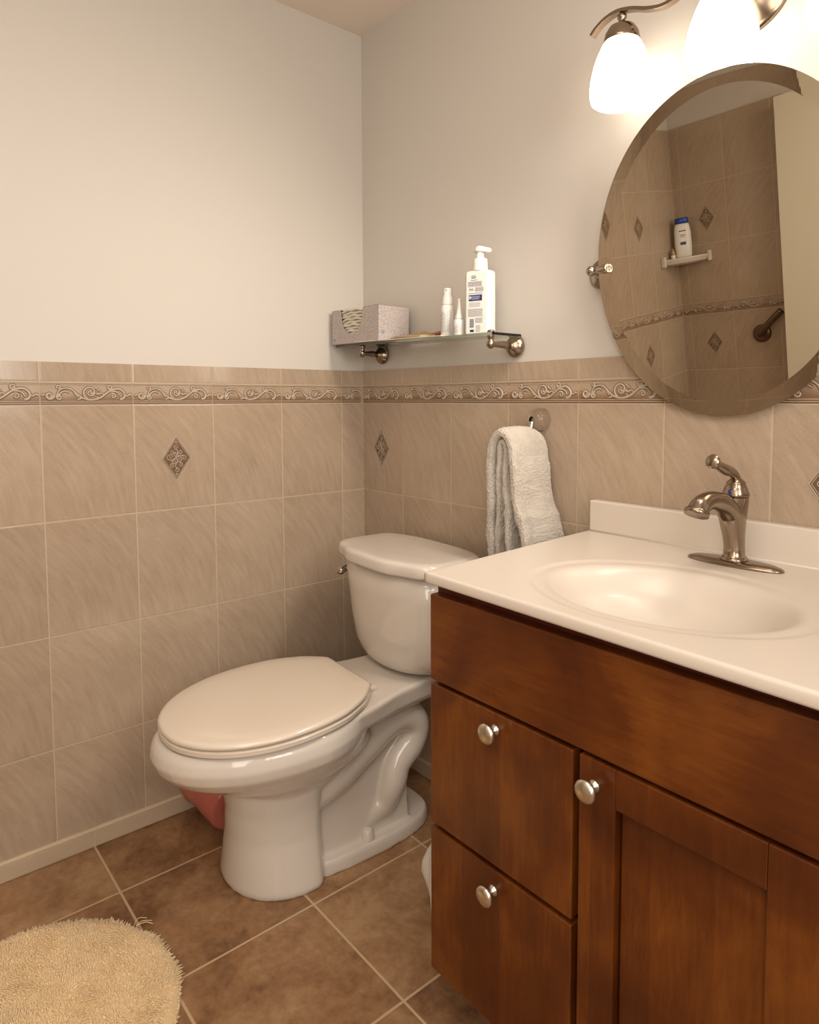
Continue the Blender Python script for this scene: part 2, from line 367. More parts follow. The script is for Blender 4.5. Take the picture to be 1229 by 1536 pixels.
def border(name, to3f, nrm, spans, label, flip=False):
    bm = NB()
    for (s0, s1, start) in spans:     # visible span and the metre where this tile starts
        def to3(u, v): return to3f(start+u*0.001, ZB+0.0005+v*0.001)
        g = 0.0012
        a = Vector(to3f(s0+g, ZB+0.0012)); b = Vector(to3f(s1-g, ZT-0.0012)); nn = Vector(nrm)*0.0010
        # slab
        p = [to3f(s0+g, ZB+0.0012), to3f(s1-g, ZB+0.0012), to3f(s1-g, ZT-0.0012), to3f(s0+g, ZT-0.0012)]
        lo = [bm.verts.new(q) for q in p]; hi = [bm.verts.new(Vector(q)+nn) for q in p]
        bm.faces.new(hi)
        for i in range(4): bm.faces.new((lo[i], lo[(i+1)%4], hi[(i+1)%4], hi[i]))
        off = Vector(nrm)*0.0010
        mot_ = [([(200-p[0], p[1]) for p in c], a*1.6, b*1.6) for c, a, b in MOT] if flip else [(c, a*1.6, b*1.6) for c, a, b in MOT]
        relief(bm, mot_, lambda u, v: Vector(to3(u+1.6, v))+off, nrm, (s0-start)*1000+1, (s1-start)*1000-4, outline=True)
        for vv in (3.5, 49.5, 7.6, 44.2):    # raised rails above and below the beads
            relief(bm, [([((s0-start)*1000+1.6, vv), ((s1-start)*1000-1.6, vv)], 0.75, 0.75)], lambda u, v: Vector(to3(u, v))+off, nrm)
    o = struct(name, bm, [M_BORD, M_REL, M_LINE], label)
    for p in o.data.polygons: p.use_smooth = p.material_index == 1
    return o
sp = [(0.0105, LA, LA-TW)]+[(LA+k*TW, min(1.338, LA+(k+1)*TW), LA+k*TW) for k in range(7)]
sp = [s for s in sp if s[1]-s[0] > 0.01]
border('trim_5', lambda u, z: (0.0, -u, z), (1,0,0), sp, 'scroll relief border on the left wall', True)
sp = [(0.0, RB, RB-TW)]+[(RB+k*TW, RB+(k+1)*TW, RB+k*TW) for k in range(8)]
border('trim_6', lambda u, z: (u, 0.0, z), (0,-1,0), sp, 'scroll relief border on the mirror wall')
sp = [(0.004, 0.04, 0.04-TW), (0.04, 0.04+TW, 0.04), (0.04+TW, 0.04+2*TW, 0.04+TW), (0.04+2*TW, 0.496, 0.04+2*TW)]
border('trim_7', lambda u, z: (u, YF, z), (0,1,0), sp, 'scroll relief border on the shower wall facing the mirror', True)
sp = [(1.338, 1.572-TW+TW*0, 1.572-2*TW), (1.369, 1.572, 1.572-TW), (1.572, 1.775, 1.572), (1.775, 1.978, 1.775), (1.978, 1.997, 1.978)]
sp = [(1.340, 1.369, 1.166)] + sp[1:]
border('trim_8', lambda u, z: (0.0, -u, z), (1,0,0), sp, 'scroll relief border in the shower on the left wall', True)
DIA = []
def dm(pts, r0=0.9, r1=0.6, n=None): DIA.append((spline(pts, n) if n else pts, r0, r1))
for (cx, cy, r, a0, t) in [(0,26,6,-1.5,1.3),(-9,15,5.5,0,-1.3),(9,15,5.5,3.1,1.3),(-17,0,6.5,0.5,1.3),(16,2,8,3.0,-1.4),(-6,-3,7,1.2,1.4),(5,-8,6,2.0,-1.3),(-9,-15,5.5,1.0,1.3),(10,-16,5.5,2.0,-1.3),(0,-27,6,1.5,1.3),(2,8,6,-2.0,-1.3),(0,36,2.5,0,1),(0,-37,2.5,0,1)]:
    dm(spiral(cx, cy, r, 1.3, a0, t, 18))
dm([(0,22),(-3,12),(2,4),(-2,-6),(3,-16),(0,-24)], 1.1, 1.0, 20); dm([(-16,6),(-6,6),(4,0),(14,-6)], 1.0, 1.0, 14)
def diamond(name, to3f, nrm, u, z, label, s=1.0):
    bm = NB(); W2, H2 = 0.0400*s, 0.0590*s
    for k, (f, hgt, mi) in enumerate([(1.0, 0.0006, 1), (0.90, 0.0014, 0), (0.84, 0.0010, 0)]):
        a = [bm.verts.new(Vector(to3f(u+W2*f*q[0], z+H2*f*q[1]))+Vector(nrm)*hgt) for q in [(1,0),(0,1),(-1,0),(0,-1)]]
        b = [bm.verts.new(Vector(to3f(u+W2*f*q[0], z+H2*f*q[1]))) for q in [(1,0),(0,1),(-1,0),(0,-1)]]
        bm.faces.new(a).material_index = mi
        for i in range(4): bm.faces.new((b[i], b[(i+1)%4], a[(i+1)%4], a[i])).material_index = mi
    for f in (0.95, 0.84):
        q = [(1,0),(0,1),(-1,0),(0,-1),(1,0)]
        relief(bm, [([(W2*1000*f*a[0], H2*1000*f*a[1]), (W2*1000*f*b[0], H2*1000*f*b[1])], 0.6, 0.6) for a, b in zip(q[:-1], q[1:])], lambda x, y: Vector(to3f(u+x*.001, z+y*.001))+Vector(nrm)*0.0012, nrm)
    relief(bm, [([(x*s*1.12, y*s*1.12) for x, y in c], a, b) for c, a, b in DIA], lambda x, y: Vector(to3f(u+x*.001, z+y*.001))+Vector(nrm)*0.0013, nrm)
    o = struct(name, bm, [M_BROWN, M_REL], label)
LW = lambda u, z: (0.0, -u, z); BW = lambda u, z: (u, 0.0, z); FW = lambda u, z: (u, YF, z)
diamond('trim_9', LW, (1,0,0), 0.589, 0.930, 'diamond scroll inset on the left wall')
diamond('trim_10', BW, (0,-1,0), 0.0915, 0.933, 'diamond scroll inset near the corner on the mirror wall')
diamond('trim_11', BW, (0,-1,0), 1.308, 0.935, 'diamond scroll inset right of the faucet')
diamond('trim_12', FW, (0,1,0), 0.147, 0.930, 'lower diamond inset in the shower facing the mirror')
diamond('trim_13', FW, (0,1,0), 0.149, 1.500, 'upper diamond inset in the shower facing the mirror')
diamond('trim_14', LW, (1,0,0), 1.675, 0.925, 'lower diamond inset in the shower on the left wall')
diamond('trim_15', LW, (1,0,0), 1.672, 1.500, 'upper diamond inset in the shower on the left wall')

# ------------------------------------------------------------------ vanity cabinet
van = thing('vanity_cabinet', 'stained cherry wood vanity cabinet with two drawers and a door under the white sink top', 'cabinet', (0.886, 0, 0))
VX0, VX1, VF = 0.0, 0.616, -0.490       # local x (world x - 0.886)
def L(x): return x-0.886
bm = NB()
box(bm, 0, 0.016, VF+0.018, -0.012, 0.1, 0.779); box(bm, VX1-0.016, VX1, VF+0.018, -0.012, 0.1, 0.779)
box(bm, 0, 0.016, VF+0.090, -0.012, 0, 0.0998); box(bm, VX1-0.016, VX1, VF+0.090, -0.012, 0, 0.0998)
box(bm, 0.016, VX1-0.016, VF+0.018, -0.012, 0.100, 0.116); box(bm, 0.016, VX1-0.016, -0.020, -0.012, 0.1, 0.76)
box(bm, 0.016, VX1-0.016, VF+0.075, VF+0.090, 0, 0.100)
obj('carcass', bm, M_WOODZ, van, bevel=0.001)
bm = NB()
for a in [(0, 0.030, 0.100, 0.779), (VX1-0.030, VX1, 0.100, 0.779), (0.03, VX1-0.03, 0.740, 0.779), (0.03, VX1-0.03, 0.628, 0.650), (0.03, VX1-0.03, 0.100, 0.130)]:
    box(bm, a[0], a[1], VF, VF+0.018, a[2], a[3])
obj('face_frame', bm, M_DARK, van, bevel=0.0008)
FT = -0.511
o = obj('false_front', BX(L(0.890), L(1.4795), FT, VF-0.0005, 0.6185, 0.7605), M_WOODX, van, bevel=0.002, segs=3)
def knob(parent, x, z):
    bm = NB(); c = (x, FT, z)
    lathe(bm, [(0.0085, 0.0), (0.0085, 0.002), (0.0055, 0.004), (0.0042, 0.008), (0.0048, 0.012), (0.0075, 0.0145), (0.0135, 0.0165), (0.0155, 0.0185), (0.0156, 0.0205), (0.0146, 0.0230), (0.0105, 0.0250), (0.0045, 0.0260), (0.0, 0.0262)], 28, c, '-Y')
    return obj('knob', bm, M_KNOB, parent, smooth=True)
for z0, z1, kx, kz in [(0.3745, 0.6125, 1.0363, 0.5865), (0.1165, 0.3675, 1.0340, 0.335)]:
    o = obj('drawer', BX(L(0.8905), L(1.1762), FT, VF-0.0005, z0, z1-0.001), M_WOODZ, van, bevel=0.002, segs=3)
    knob(o, L(kx), kz)
# shaker door: stiles, rails, recessed panel
bm = NB(); dx0, dx1, dz0, dz1 = L(1.1868), L(1.4795), 0.1165, 0.6125; st = 0.0545
box(bm, dx0, dx0+st, FT, VF-0.0005, dz0, dz1); box(bm, dx1-st, dx1, FT, VF-0.0005, dz0, dz1)
box(bm, dx0+st+0.0002, dx1-st-0.0002, FT, VF-0.0005, dz1-0.052, dz1); box(bm, dx0+st+0.0002, dx1-st-0.0002, FT, VF-0.0005, dz0, dz0+0.052)
door = obj('door', bm, M_WOODZ, van, bevel=0.0014)
obj('door_panel', BX(dx0+st+0.004, dx1-st+0.004, FT+0.011, VF-0.002, dz0+0.048, dz1-0.048), M_WOODZ, door)
knob(door, L(1.2105), 0.5785)

# ------------------------------------------------------------------ vanity top with basin
ct = thing('sink_top', 'glossy cream sink top with an oval basin and backsplash on the wood vanity', 'sink', (0.886, 0, 0.797))
XE = 1.545
def lx(y): return 0.8482+( -y)/0.515*0.039     # left edge drifts outward to the front
def fy(x): return -0.5145-(x-0.886)*0.024
NX, NY = 150, 120; BCX, BCY = 1.197, -0.326
def top_pt(i, j):
    v = j/NY; u = i/NX
    yb = -0.0215; x_ = 0.887+(XE-0.887)*u; y = yb+(fy(x_)-yb)*v
    x = lx(y)+(XE-lx(y))*u
    r_in = math.hypot((x-BCX)/0.189, (y-BCY)/0.148); r_out = math.hypot((x-BCX-0.002)/0.212, (y-BCY)/0.169)
    z = 0.0
    s = lambda t: t*t*(3-2*t) if 0 < t < 1 else (0.0 if t <= 0 else 1.0)
    z -= 0.0028*s((1.02-r_out)/0.06)
    t = max(0.0, 1.03-r_in)
    z -= 0.085*(1-(1-min(t, 1))**2.0)*s(t/0.30)
    return x, y, z
bm = NB(); G = [[None]*(NY+1) for _ in range(NX+1)]
for i in range(NX+1):
    for j in range(NY+1):
        x, y, z = top_pt(i, j); G[i][j] = bm.verts.new((L(x), y, z))
for i in range(NX):
    for j in range(NY): bm.faces.new((G[i][j], G[i+1][j], G[i+1][j+1], G[i][j+1]))
# rounded apron around left, front, right edges
edge = [G[0][j] for j in range(NY+1)]+[G[i][NY] for i in range(1, NX+1)]+[G[NX][j] for j in range(NY-1, -1, -1)]
def outn(k):
    n = len(edge)
    if k < NY: return Vector((-1, 0, 0))
    if k == NY: return Vector((-1, -1, 0)).normalized()*1.3
    if k < NY+NX: return Vector((0, -1, 0))
    if k == NY+NX: return Vector((1, -1, 0)).normalized()*1.3
    return Vector((1, 0, 0))
prev = edge
for off, dz in [(0.0018, -0.0006), (0.0034, -0.0022), (0.0042, -0.0045), (0.0042, -0.0140), (0.0032, -0.0168), (0.0010, -0.0180), (-0.030, -0.0180)]:
    cur = [bm.verts.new(Vector((e.co.x, e.co.y, 0))+outn(k)*off+Vector((0, 0, dz))) for k, e in enumerate(edge)]
    for k in range(len(edge)-1): bm.faces.new((prev[k], prev[k+1], cur[k+1], cur[k]))
    prev = cur
obj('counter', bm, M_TOP, ct, smooth=True)
bm = NB(); box(bm, L(0.8505), L(XE+0.004), -0.0225, -0.0005, -0.018, 0.0655)
obj('backsplash', bm, M_TOP, ct, bevel=0.0035, segs=3)
bm = NB()   # cove between the deck and the splash
rings = []
for xx in (0.852, XE):
    rings.append([(L(xx), -0.0215, 0.0)]+[(L(xx), -0.0215-0.006+0.006*math.sin(a), 0.006-0.006*math.cos(a)+0.0001) for a in [0, .4, .8, 1.2, 1.57]])
loft(bm, rings); obj('cove', bm, M_TOP, ct, smooth=True)
bm = NB(); lathe(bm, [(0.030, 0), (0.031, 0.0025), (0.024, 0.003), (0.020, 0.001), (0.018, 0.006), (0, 0.007)], 28, (L(BCX), BCY, -0.0865)); obj('drain', bm, M_NICK, ct, smooth=True)

# ------------------------------------------------------------------ faucet
fa = thing('faucet', 'single-lever bronze faucet with curved spout on the sink top', 'faucet', (1.189, -0.088, 0.797))
bm = NB()
rings = []
for f, z in [(1.0, 0.0), (1.0, 0.0025), (0.96, 0.0050), (0.84, 0.0078), (0.6, 0.0090)]:
    rings.append([(p[0], p[1], z) for p in superel(0, 0, 0, 0.0805*f, 0.0265*(f if f == 1 else f*0.98), 56, 2.15)])
loft(bm, rings); obj('base_plate', bm, M_NICK, fa, smooth=True)
bm = NB()
rings = []
for z, r, cy, ry in [(0.008, 0.0225, 0, .0225), (0.011, 0.0225, 0, .0225), (0.0135, 0.0200, 0, .020), (0.017, 0.0172, 0, .0175), (0.030, 0.0164, 0.000, .0172), (0.048, 0.0172, -0.003, .020), (0.066, 0.0188, -0.007, .0245), (0.082, 0.0202, -0.009, .029), (0.096, 0.0208, -0.007, .030), (0.107, 0.0210, -0.003, .0255), (0.114, 0.0206, 0.0, .0212), (0.1165, 0.0195, 0, .0195)]:
    rings.append([(r*math.cos(2*PI*k/36), cy+ry*math.sin(2*PI*k/36), z) for k in range(36)])
loft(bm, rings)
o = obj('body', bm, M_NICK, fa, smooth=True)
bm = NB()
tube(bm, [(0, -0.004, 0.066), (0, -0.022, 0.090), (0, -0.048, 0.1075), (0, -0.078, 0.1165), (0, -0.102, 0.1170), (0, -0.121, 0.1110), (0, -0.1305, 0.1010)], [0.012, 0.0185, 0.0175, 0.0155, 0.0150, 0.0158, 0.0168], 24, 40, sq=(1, 1))
tube(bm, [(0, -0.1295, 0.1050), (0, -0.1315, 0.1015), (0, -0.1330, 0.0985)], [0.0185, 0.0192, 0.0185], 24)
obj('spout', bm, M_NICK, fa, smooth=True)
bm = NB(); lathe(bm, [(0.0212, 0.117), (0.0218, 0.119), (0.0205, 0.124), (0.0180, 0.131), (0.0150, 0.1375), (0.0155, 0.139), (0.0148, 0.1405), (0.011, 0.144), (0.007, 0.148), (0, 0.149)], 32)
ha = obj('handle', bm, M_NICK, fa, smooth=True)
bm = NB(); tube(bm, [(0, 0.002, 0.140), (0, -0.004, 0.151), (0, -0.018, 0.1585), (0, -0.040, 0.1640), (0, -0.062, 0.1715), (0, -0.074, 0.1765), (0, -0.083, 0.1800), (0, -0.087, 0.1815)], [0.008, 0.0075, 0.0082, 0.0092, 0.0078, 0.0085, 0.0120, 0.0090], 20, 40)
obj('lever', bm, M_NICK, ha, smooth=True)
bm = NB(); lathe(bm, [(0.0036, 0), (0.0036, 0.0012), (0, 0.0016)], 16, (0, -0.0195, 0.1255), '-Y'); obj('temperature_dot', bm, simple('blue_dot', (0.03, 0.04, 0.30), 0.2), ha, smooth=True)

# ------------------------------------------------------------------ mirror
TILT = math.radians(6.0); MX, MY, MZ = 1.1274, -0.045, 1.3387; RX, RY = 0.2461, 0.2948
mi_ = thing('wall_mirror', 'oval mirror with an angled glass rim, tipping forward on the wall above the sink', 'mirror', (MX, MY, MZ), (TILT, 0, 0))
def mirror_mat():
    m = NT('mirror_silver'); m.pos(); m.base((0.73, 0.68, 0.59), rough=0.0, metal=1.0); return m.m
N = 160; bm = NB(); BV = 0.026; dep = 0.0010
def ring(f, y): return [((RX-f)*math.cos(2*PI*k/N), y, (RY-f)*math.sin(2*PI*k/N)) for k in range(N)]
loft(bm, [ring(0.0006, 0.004), ring(0, 0.0035), ring(0, -dep), ring(BV, 0.0)], True, True)
glass = obj('mirror_glass', bm, mirror_mat(), mi_)
bm = NB(); loft(bm, [ring(0.004, 0.010), ring(0.004, 0.0042)]); obj('backing', bm, simple('mirror_backing', (0.25, 0.2, 0.16), 0.6), mi_)
for s in (-1, 1):
    # pivot: wall flange, arm, ball and conical tip gripping the glass edge
    bm = NB(); X = s*(RX+0.012); wl = -MY
    R_ = Matrix.Rotation(-TILT, 3, 'X')
    fc = R_ @ Vector((X+s*-0.012, wl-0.001, 0.0))
    rot = lambda v: tuple(R_ @ Vector(v))
    for prof in [[(0.031, 0.0), (0.031, 0.003), (0.027, 0.006), (0.018, 0.010), (0.009, 0.016), (0.0065, 0.028), (0.0065, 0.040)]]:
        rings = [[rot((X+s*0.010*(1-h/0.04)+r*math.cos(2*PI*k/28), wl-0.0005-h, r*math.sin(2*PI*k/28))) for k in range(28)] for r, h in prof]
        loft(bm, rings)
    pv = obj('pivot_bracket', bm, M_NICK, mi_, smooth=True)
    bm = NB(); lathe(bm, [(0.0, -0.0105), (0.006, -0.0085), (0.0098, -0.004), (0.0105, 0), (0.0098, 0.004), (0.006, 0.0085), (0.0050, 0.010), (0.0070, 0.0115), (0.0045, 0.013), (0.0075, 0.016), (0.0098, 0.038), (0.0095, 0.0400), (0.0070, 0.0408), (0.004, 0.0395), (0, 0.0395)], 28, (0, 0, 0), 'X')
    for v in bm.verts:
        v.co = Vector((v.co.x*-s, v.co.y, v.co.z)); v.co += Vector((X+s*0.004, -0.004, 0))
    obj('pivot_tip', bm, metal('polished_nickel', (0.42, 0.36, 0.30), 0.14) if s < 0 else M_CHROME, pv, smooth=True)

# ------------------------------------------------------------------ vanity light
vl = thing('vanity_light', 'wall light with a wavy brushed bar and three glowing frosted shades above the mirror', 'light', (1.140, 0, 1.778))
bm = NB(); rings = []
for f, h in [(1.0, 0.0), (1.0, 0.006), (0.93, 0.010), (0.90, 0.012), (0.70, 0.030), (0.35, 0.042), (0.05, 0.046)]:
    rings.append([(0.078*f*math.cos(2*PI*k/48), 0.006-h, 0.072*f*math.sin(2*PI*k/48)) for k in range(48)])
loft(bm, rings); obj('canopy', bm, M_NICK, vl, smooth=True)
bm = NB(); tube(bm, [(0, -0.03, 0.0), (0, -0.078, 0.010)], [0.009, 0.009], 14); obj('bar_arm', bm, M_NICK, vl, smooth=True)
bm = NB(); zb = lambda x: 0.014-0.014*math.cos(2*PI*(x+0.0)/0.20)
pts = [(-0.258, 0.006), (-0.246, 0.016), (-0.226, 0.025), (-0.200, 0.028), (-0.168, 0.020), (-0.138, 0.007), (-0.105, -0.001), (-0.075, 0.006), (-0.045, 0.026), (-0.012, 0.046)]
pts = pts+[(-a, b) for a, b in pts[::-1]]
pp = spline(pts, 90); rings = []
for i, (x, z) in enumerate(pp):
    a = pp[max(i-1, 0)]; b = pp[min(i+1, 89)]; L_ = math.hypot(b[0]-a[0], b[1]-a[1]); nx, nz = -(b[1]-a[1])/L_, (b[0]-a[0])/L_
    h, d = 0.0032, 0.0075
    rings.append([(x+nx*h, -0.078-d, z+nz*h), (x-nx*h, -0.078-d, z-nz*h), (x-nx*h, -0.078+d, z-nz*h), (x+nx*h, -0.078+d, z+nz*h)])
loft(bm, rings); obj('bar', bm, M_NICK, vl, bevel=0.0006)
def shade_mat():
    m = NT('lit_frosted_glass'); x, y, z = m.pos()
    m.base((0.9, 0.86, 0.8), rough=0.4); m.b.inputs['Emission Color'].default_value = (1.0, 0.89, 0.75, 1); m.b.inputs['Emission Strength'].default_value = LAMP_E; return m.m
M_SH = shade_mat()
for k, x in enumerate((-0.192, 0.0, 0.190)):
    zt = [0.0315, 0.0315, 0.0315][k]-0.008
    bm = NB(); prof = [(0.0, -0.1), (0.051, -0.1625), (0.0550, -0.160), (0.0575, -0.150), (0.0580, -0.138), (0.0560, -0.118), (0.0510, -0.096), (0.0440, -0.076), (0.0360, -0.059), (0.0290, -0.048), (0.0240, -0.0445)]
    prof = [(0.0485, -0.160), (0.0510, -0.1632)]+prof[2:]
    lathe(bm, prof, 40, (0, 0, 0), cap0=True, cap1=True)
    for v in bm.verts: v.co += Vector((x, -0.078, zt))
    s_ = obj('lamp_shade', bm, M_SH, vl, smooth=True)
    bm = NB(); lathe(bm, [(0.0265, -0.060), (0.0325, -0.0585), (0.0335, -0.050), (0.0310, -0.038), (0.0240, -0.027), (0.0130, -0.0215), (0.0065, -0.020), (0.0065, -0.012), (0.0085, -0.010), (0.0085, -0.004), (0.005, -0.002), (0.005, 0.006)], 36, (x, -0.078, zt), cap0=False)
    obj('socket_cup', bm, M_NICK, vl, smooth=True)

# ------------------------------------------------------------------ glass shelf
ZS = 1.2275
def glass_mat(name, col, rough=0.0, ior=1.5):
    m = NT(name); m.pos(); m.base(col, rough=rough); m.b.inputs['Transmission Weight'].default_value = 1.0; m.b.inputs['IOR'].default_value = ior; return m.m
sh = thing('glass_shelf', 'narrow clear glass shelf on two bronze brackets in the corner above the toilet', 'shelf', (0.36, 0, ZS), (0, math.radians(0.85), 0))
bm = NB()
prof = []
for k in range(9): a = PI/2*k/8; prof.append((0.284-0.006+0.006*math.sin(a), -0.105+0.006-0.006*math.cos(a)))
out = [(-0.352, -0.008), (-0.352, -0.105)]+prof+[(0.284, -0.008)]
loft(bm, [[(x, y, 0.0) for x, y in out], [(x, y, 0.006) for x, y in out]])
obj('glass_plate', bm, glass_mat('shelf_glass', (0.72, 0.86, 0.76)), sh)
for xf, xp in ((-0.258, -0.228), (0.262, 0.272)):
    bm = NB(); zf = -0.022 if xf < 0 else -0.0205
    lathe(bm, [(0.0265, 0.0005), (0.0270, 0.003), (0.0255, 0.008), (0.0215, 0.014), (0.0150, 0.020), (0.0085, 0.025), (0.0065, 0.030)], 32, (xf, 0, zf), '-Y')
    tube(bm, [(xf, -0.026, zf), (xf*0.55+xp*0.45, -0.050, zf+0.001), (xf*0.2+xp*0.8, -0.080, zf), (xp, -0.098, zf)], [0.0085, 0.0085, 0.0065, 0.006], 18, 20)
    br = obj('bracket', bm, M_NICK, sh, smooth=True)
    bm = NB()
    lathe(bm, [(0, -0.0108), (0.005, -0.0095), (0.0090, -0.005), (0.0100, 0), (0.0090, 0.005), (0.0055, 0.0085), (0.0075, 0.0125), (0.0085, 0.0175), (0.0088, zf*-1-0.0005)], 24, (xp, -0.098, zf))
    lathe(bm, [(0.0088, 0.0065), (0.0088, 0.0085), (0.0060, 0.0115), (0, 0.0125)], 24, (xp, -0.098, 0))
    obj('post', bm, M_NICK, br, smooth=True)
def zs(x): return ZS+0.006+math.sin(math.radians(-0.85))*(x-0.36)+0.0002

# tissue box
def box_mat():
    m = NT('tissue_card'); x, y, z = m.pos(); h = m.math('ADD', x, y)
    v = m.t.nodes.new('ShaderNodeTexVoronoi'); v.feature = 'DISTANCE_TO_EDGE'; v.inputs['Scale'].default_value = 150; m.t.links.new(m.comb(m.math('MULTIPLY', x, 1.0), y, m.math('MULTIPLY', z, 1.6)), v.inputs['Vector'])
    f = m.math('LESS_THAN', v.outputs['Distance'], 0.14)
    m.base(m.mix(m.math('MULTIPLY', f, 0.55), (0.54, 0.475, 0.45), (0.27, 0.23, 0.23)), rough=0.6); return m.m
M_CARD = box_mat()
tb = thing('tissue_box', 'patterned grey-pink tissue box with a scooped front at the left end of the shelf', 'tissue box', (0.0, 0, zs(0.12)+0.0012), (0, math.radians(0.85), 0))
bm = NB(); bx0, bx1, by0, by1, bh = 0.012, 0.238, -0.121, -0.014, 0.098
def cut_z(x):   # height of the front panel with a scoop
    t = (x-0.113)/0.055
    return bh if abs(t) >= 1 else bh-0.070*(1-abs(t)**2.6)**0.55
xs = [bx0]+[0.058+0.110*i/30 for i in range(31)]+[bx1]; th = 0.0007
for (ya, yb) in ((by0, by0+th),):
    lo = [[bm.verts.new((x, y, 0.0)) for x in xs] for y in (ya, yb)]; hi = [[bm.verts.new((x, y, cut_z(x))) for x in xs] for y in (ya, yb)]
    for i in range(len(xs)-1):
        bm.faces.new((lo[0][i], lo[0][i+1], hi[0][i+1], hi[0][i])); bm.faces.new((lo[1][i], lo[1][i+1], hi[1][i+1], hi[1][i])); bm.faces.new((hi[0][i], hi[0][i+1], hi[1][i+1], hi[1][i]))
box(bm, bx0, bx1, by1-th, by1, 0, bh); box(bm, bx0, bx0+th, by0, by1, 0, bh); box(bm, bx1-th, bx1, by0, by1, 0, bh); box(bm, bx0, bx1, by0, by1, 0, th)
# top lid with the opening running back from the scoop
yc = by0+0.055
box(bm, bx0, 0.058, by0, by1, bh-th, bh); box(bm, 0.168, bx1, by0, by1, bh-th, bh); box(bm, 0.058, 0.168, yc, by1, bh-th, bh)
obj('carton', bm, M_CARD, tb)
bm = NB()
for k in range(9):
    z0 = 0.020+k*0.0085; rings = []
    for i in range(13):
        x = 0.054+0.118*i/12; a = 0.005*math.sin(PI*i/12)+0.0016*math.sin(i*1.3+k*2.1); yv = by0+0.0045+0.0015*math.sin(k*3.7)
        rings.append([(x, yv, z0+a), (x, yv-0.0016, z0+a+0.003), (x, yv+0.001, z0+a+0.0065), (x, by1-0.01, z0+a+0.0065), (x, by1-0.01, z0+a)])
    loft(bm, rings)
obj('tissues', bm, simple('tissue_paper', (0.68, 0.63, 0.53), 0.9, var=0.05), tb, smooth=True)
M_FLW = simple('flower_blue', (0.16, 0.27, 0.42), 0.6)
for (x, y, z, ax) in [(bx0+0.013, by0, 0.013, 0), (bx1, by0+0.016, 0.026, 1)]:
    bm = NB()
    for k in range(5):
        a = 2*PI*k/5; r = 0.0034
        cx_, cz_ = r*math.cos(a), r*math.sin(a)
        if ax == 0: lathe(bm, [(0.0021, 0), (0.0019, 0.0004)], 10, (x+cx_, y, z+cz_), '-Y')
        else: lathe(bm, [(0.0021, 0), (0.0019, 0.0004)], 10, (x, y+cx_, z+cz_), 'X')
    obj('printed_flower', bm, M_FLW, tb)

# papers on the shelf
def sheet(name, label, cat, pts, z0, th, mat, fold=None, group=None):
    """thin leaflet lying on the shelf: outline pts (x,y), optional lifted z per point"""
    x0 = sum(p[0] for p in pts)/len(pts); y0 = sum(p[1] for p in pts)/len(pts)
    bm = NB(); zz = fold or [0]*len(pts)
    loft(bm, [[(p[0]-x0, p[1]-y0, -math.sin(math.radians(0.85))*(p[0]-x0)+f) for p, f in zip(pts, zz)], [(p[0]-x0, p[1]-y0, -math.sin(math.radians(0.85))*(p[0]-x0)+th+f) for p, f in zip(pts, zz)]])
    o = obj(name, bm, mat); o.location = (x0, y0, zs(x0)+z0); return tag(o, label, cat, group)
M_PW = simple('white_paper', (0.66, 0.58, 0.47), 0.7, var=0.05); M_PO = simple('brick_paper', (0.34, 0.10, 0.045), 0.6, var=0.15); M_PT = simple('tan_wrapper', (0.42, 0.30, 0.17), 0.45, var=0.25, vs=60)
sheet('leaflet', 'white leaflet poking out from under the tissue box towards the bottles', 'paper', [(0.150, -0.127), (0.250, -0.119), (0.400, -0.1085), (0.470, -0.106), (0.470, -0.030), (0.26, -0.03), (0.2450, -0.10), (0.150, -0.1235)], 0.0, 0.0022, M_PW, [0.0005]*8)
o = sheet('sachet', 'small crumpled tan sachet on the shelf beside the tissue box', 'packet', [(0.262, -0.098), (0.30, -0.1035), (0.385, -0.100), (0.40, -0.060), (0.335, -0.045), (0.275, -0.05)], 0.0030, 0.004, M_PT, [0.001, 0.004, 0.001, 0.005, 0.019, 0.010])
o = sheet('booklet', 'brick-red booklet leaning behind the spray bottle on the shelf', 'booklet', [(0.345, -0.060), (0.445, -0.058), (0.448, -0.020), (0.355, -0.020)], 0.0030, 0.0060, M_PO, [0.0, 0.014, 0.018, 0.006])

# bottles
M_WPL = simple('white_plastic', (0.74, 0.72, 0.68), 0.28, var=0.02); M_WPL2 = simple('cream_plastic', (0.76, 0.71, 0.62), 0.35, var=0.02)
M_NAVY = simple('navy_ink', (0.02, 0.025, 0.12), 0.4); M_INK = simple('grey_ink', (0.13, 0.13, 0.19), 0.5)
lb = thing('lotion_bottle', 'tall white pump lotion bottle with a navy label block at the right of the shelf', 'bottle', (0.562, -0.062, zs(0.568)), (0, 0, math.radians(20)))
bm = NB(); a_, b_ = 0.0365, 0.0195
def oct_(f, z, e=0): return [(f*x, f*y, z) for x, y in [(a_, 0.006), (a_-0.006, b_), (-a_+0.006, b_), (-a_, 0.006), (-a_, -0.006), (-a_+0.009, -b_), (a_-0.010, -b_), (a_, -0.006)]]
loft(bm, [oct_(0.95, 0), oct_(1.0, 0.004), oct_(1.0, 0.06), oct_(0.985, 0.140), oct_(0.96, 0.1465), oct_(0.80, 0.1495), oct_(0.45, 0.1500)])
obj('body', bm, M_WPL, lb, bevel=0.0015, segs=2)
bm = NB(); lathe(bm, [(0.0185, 0.1495), (0.0185, 0.152), (0.0172, 0.176), (0.0165, 0.178), (0.0095, 0.1785), (0.0095, 0.1955)], 32); obj('collar', bm, M_WPL, lb, smooth=False, auto=0.6)
bm = NB(); rings = []
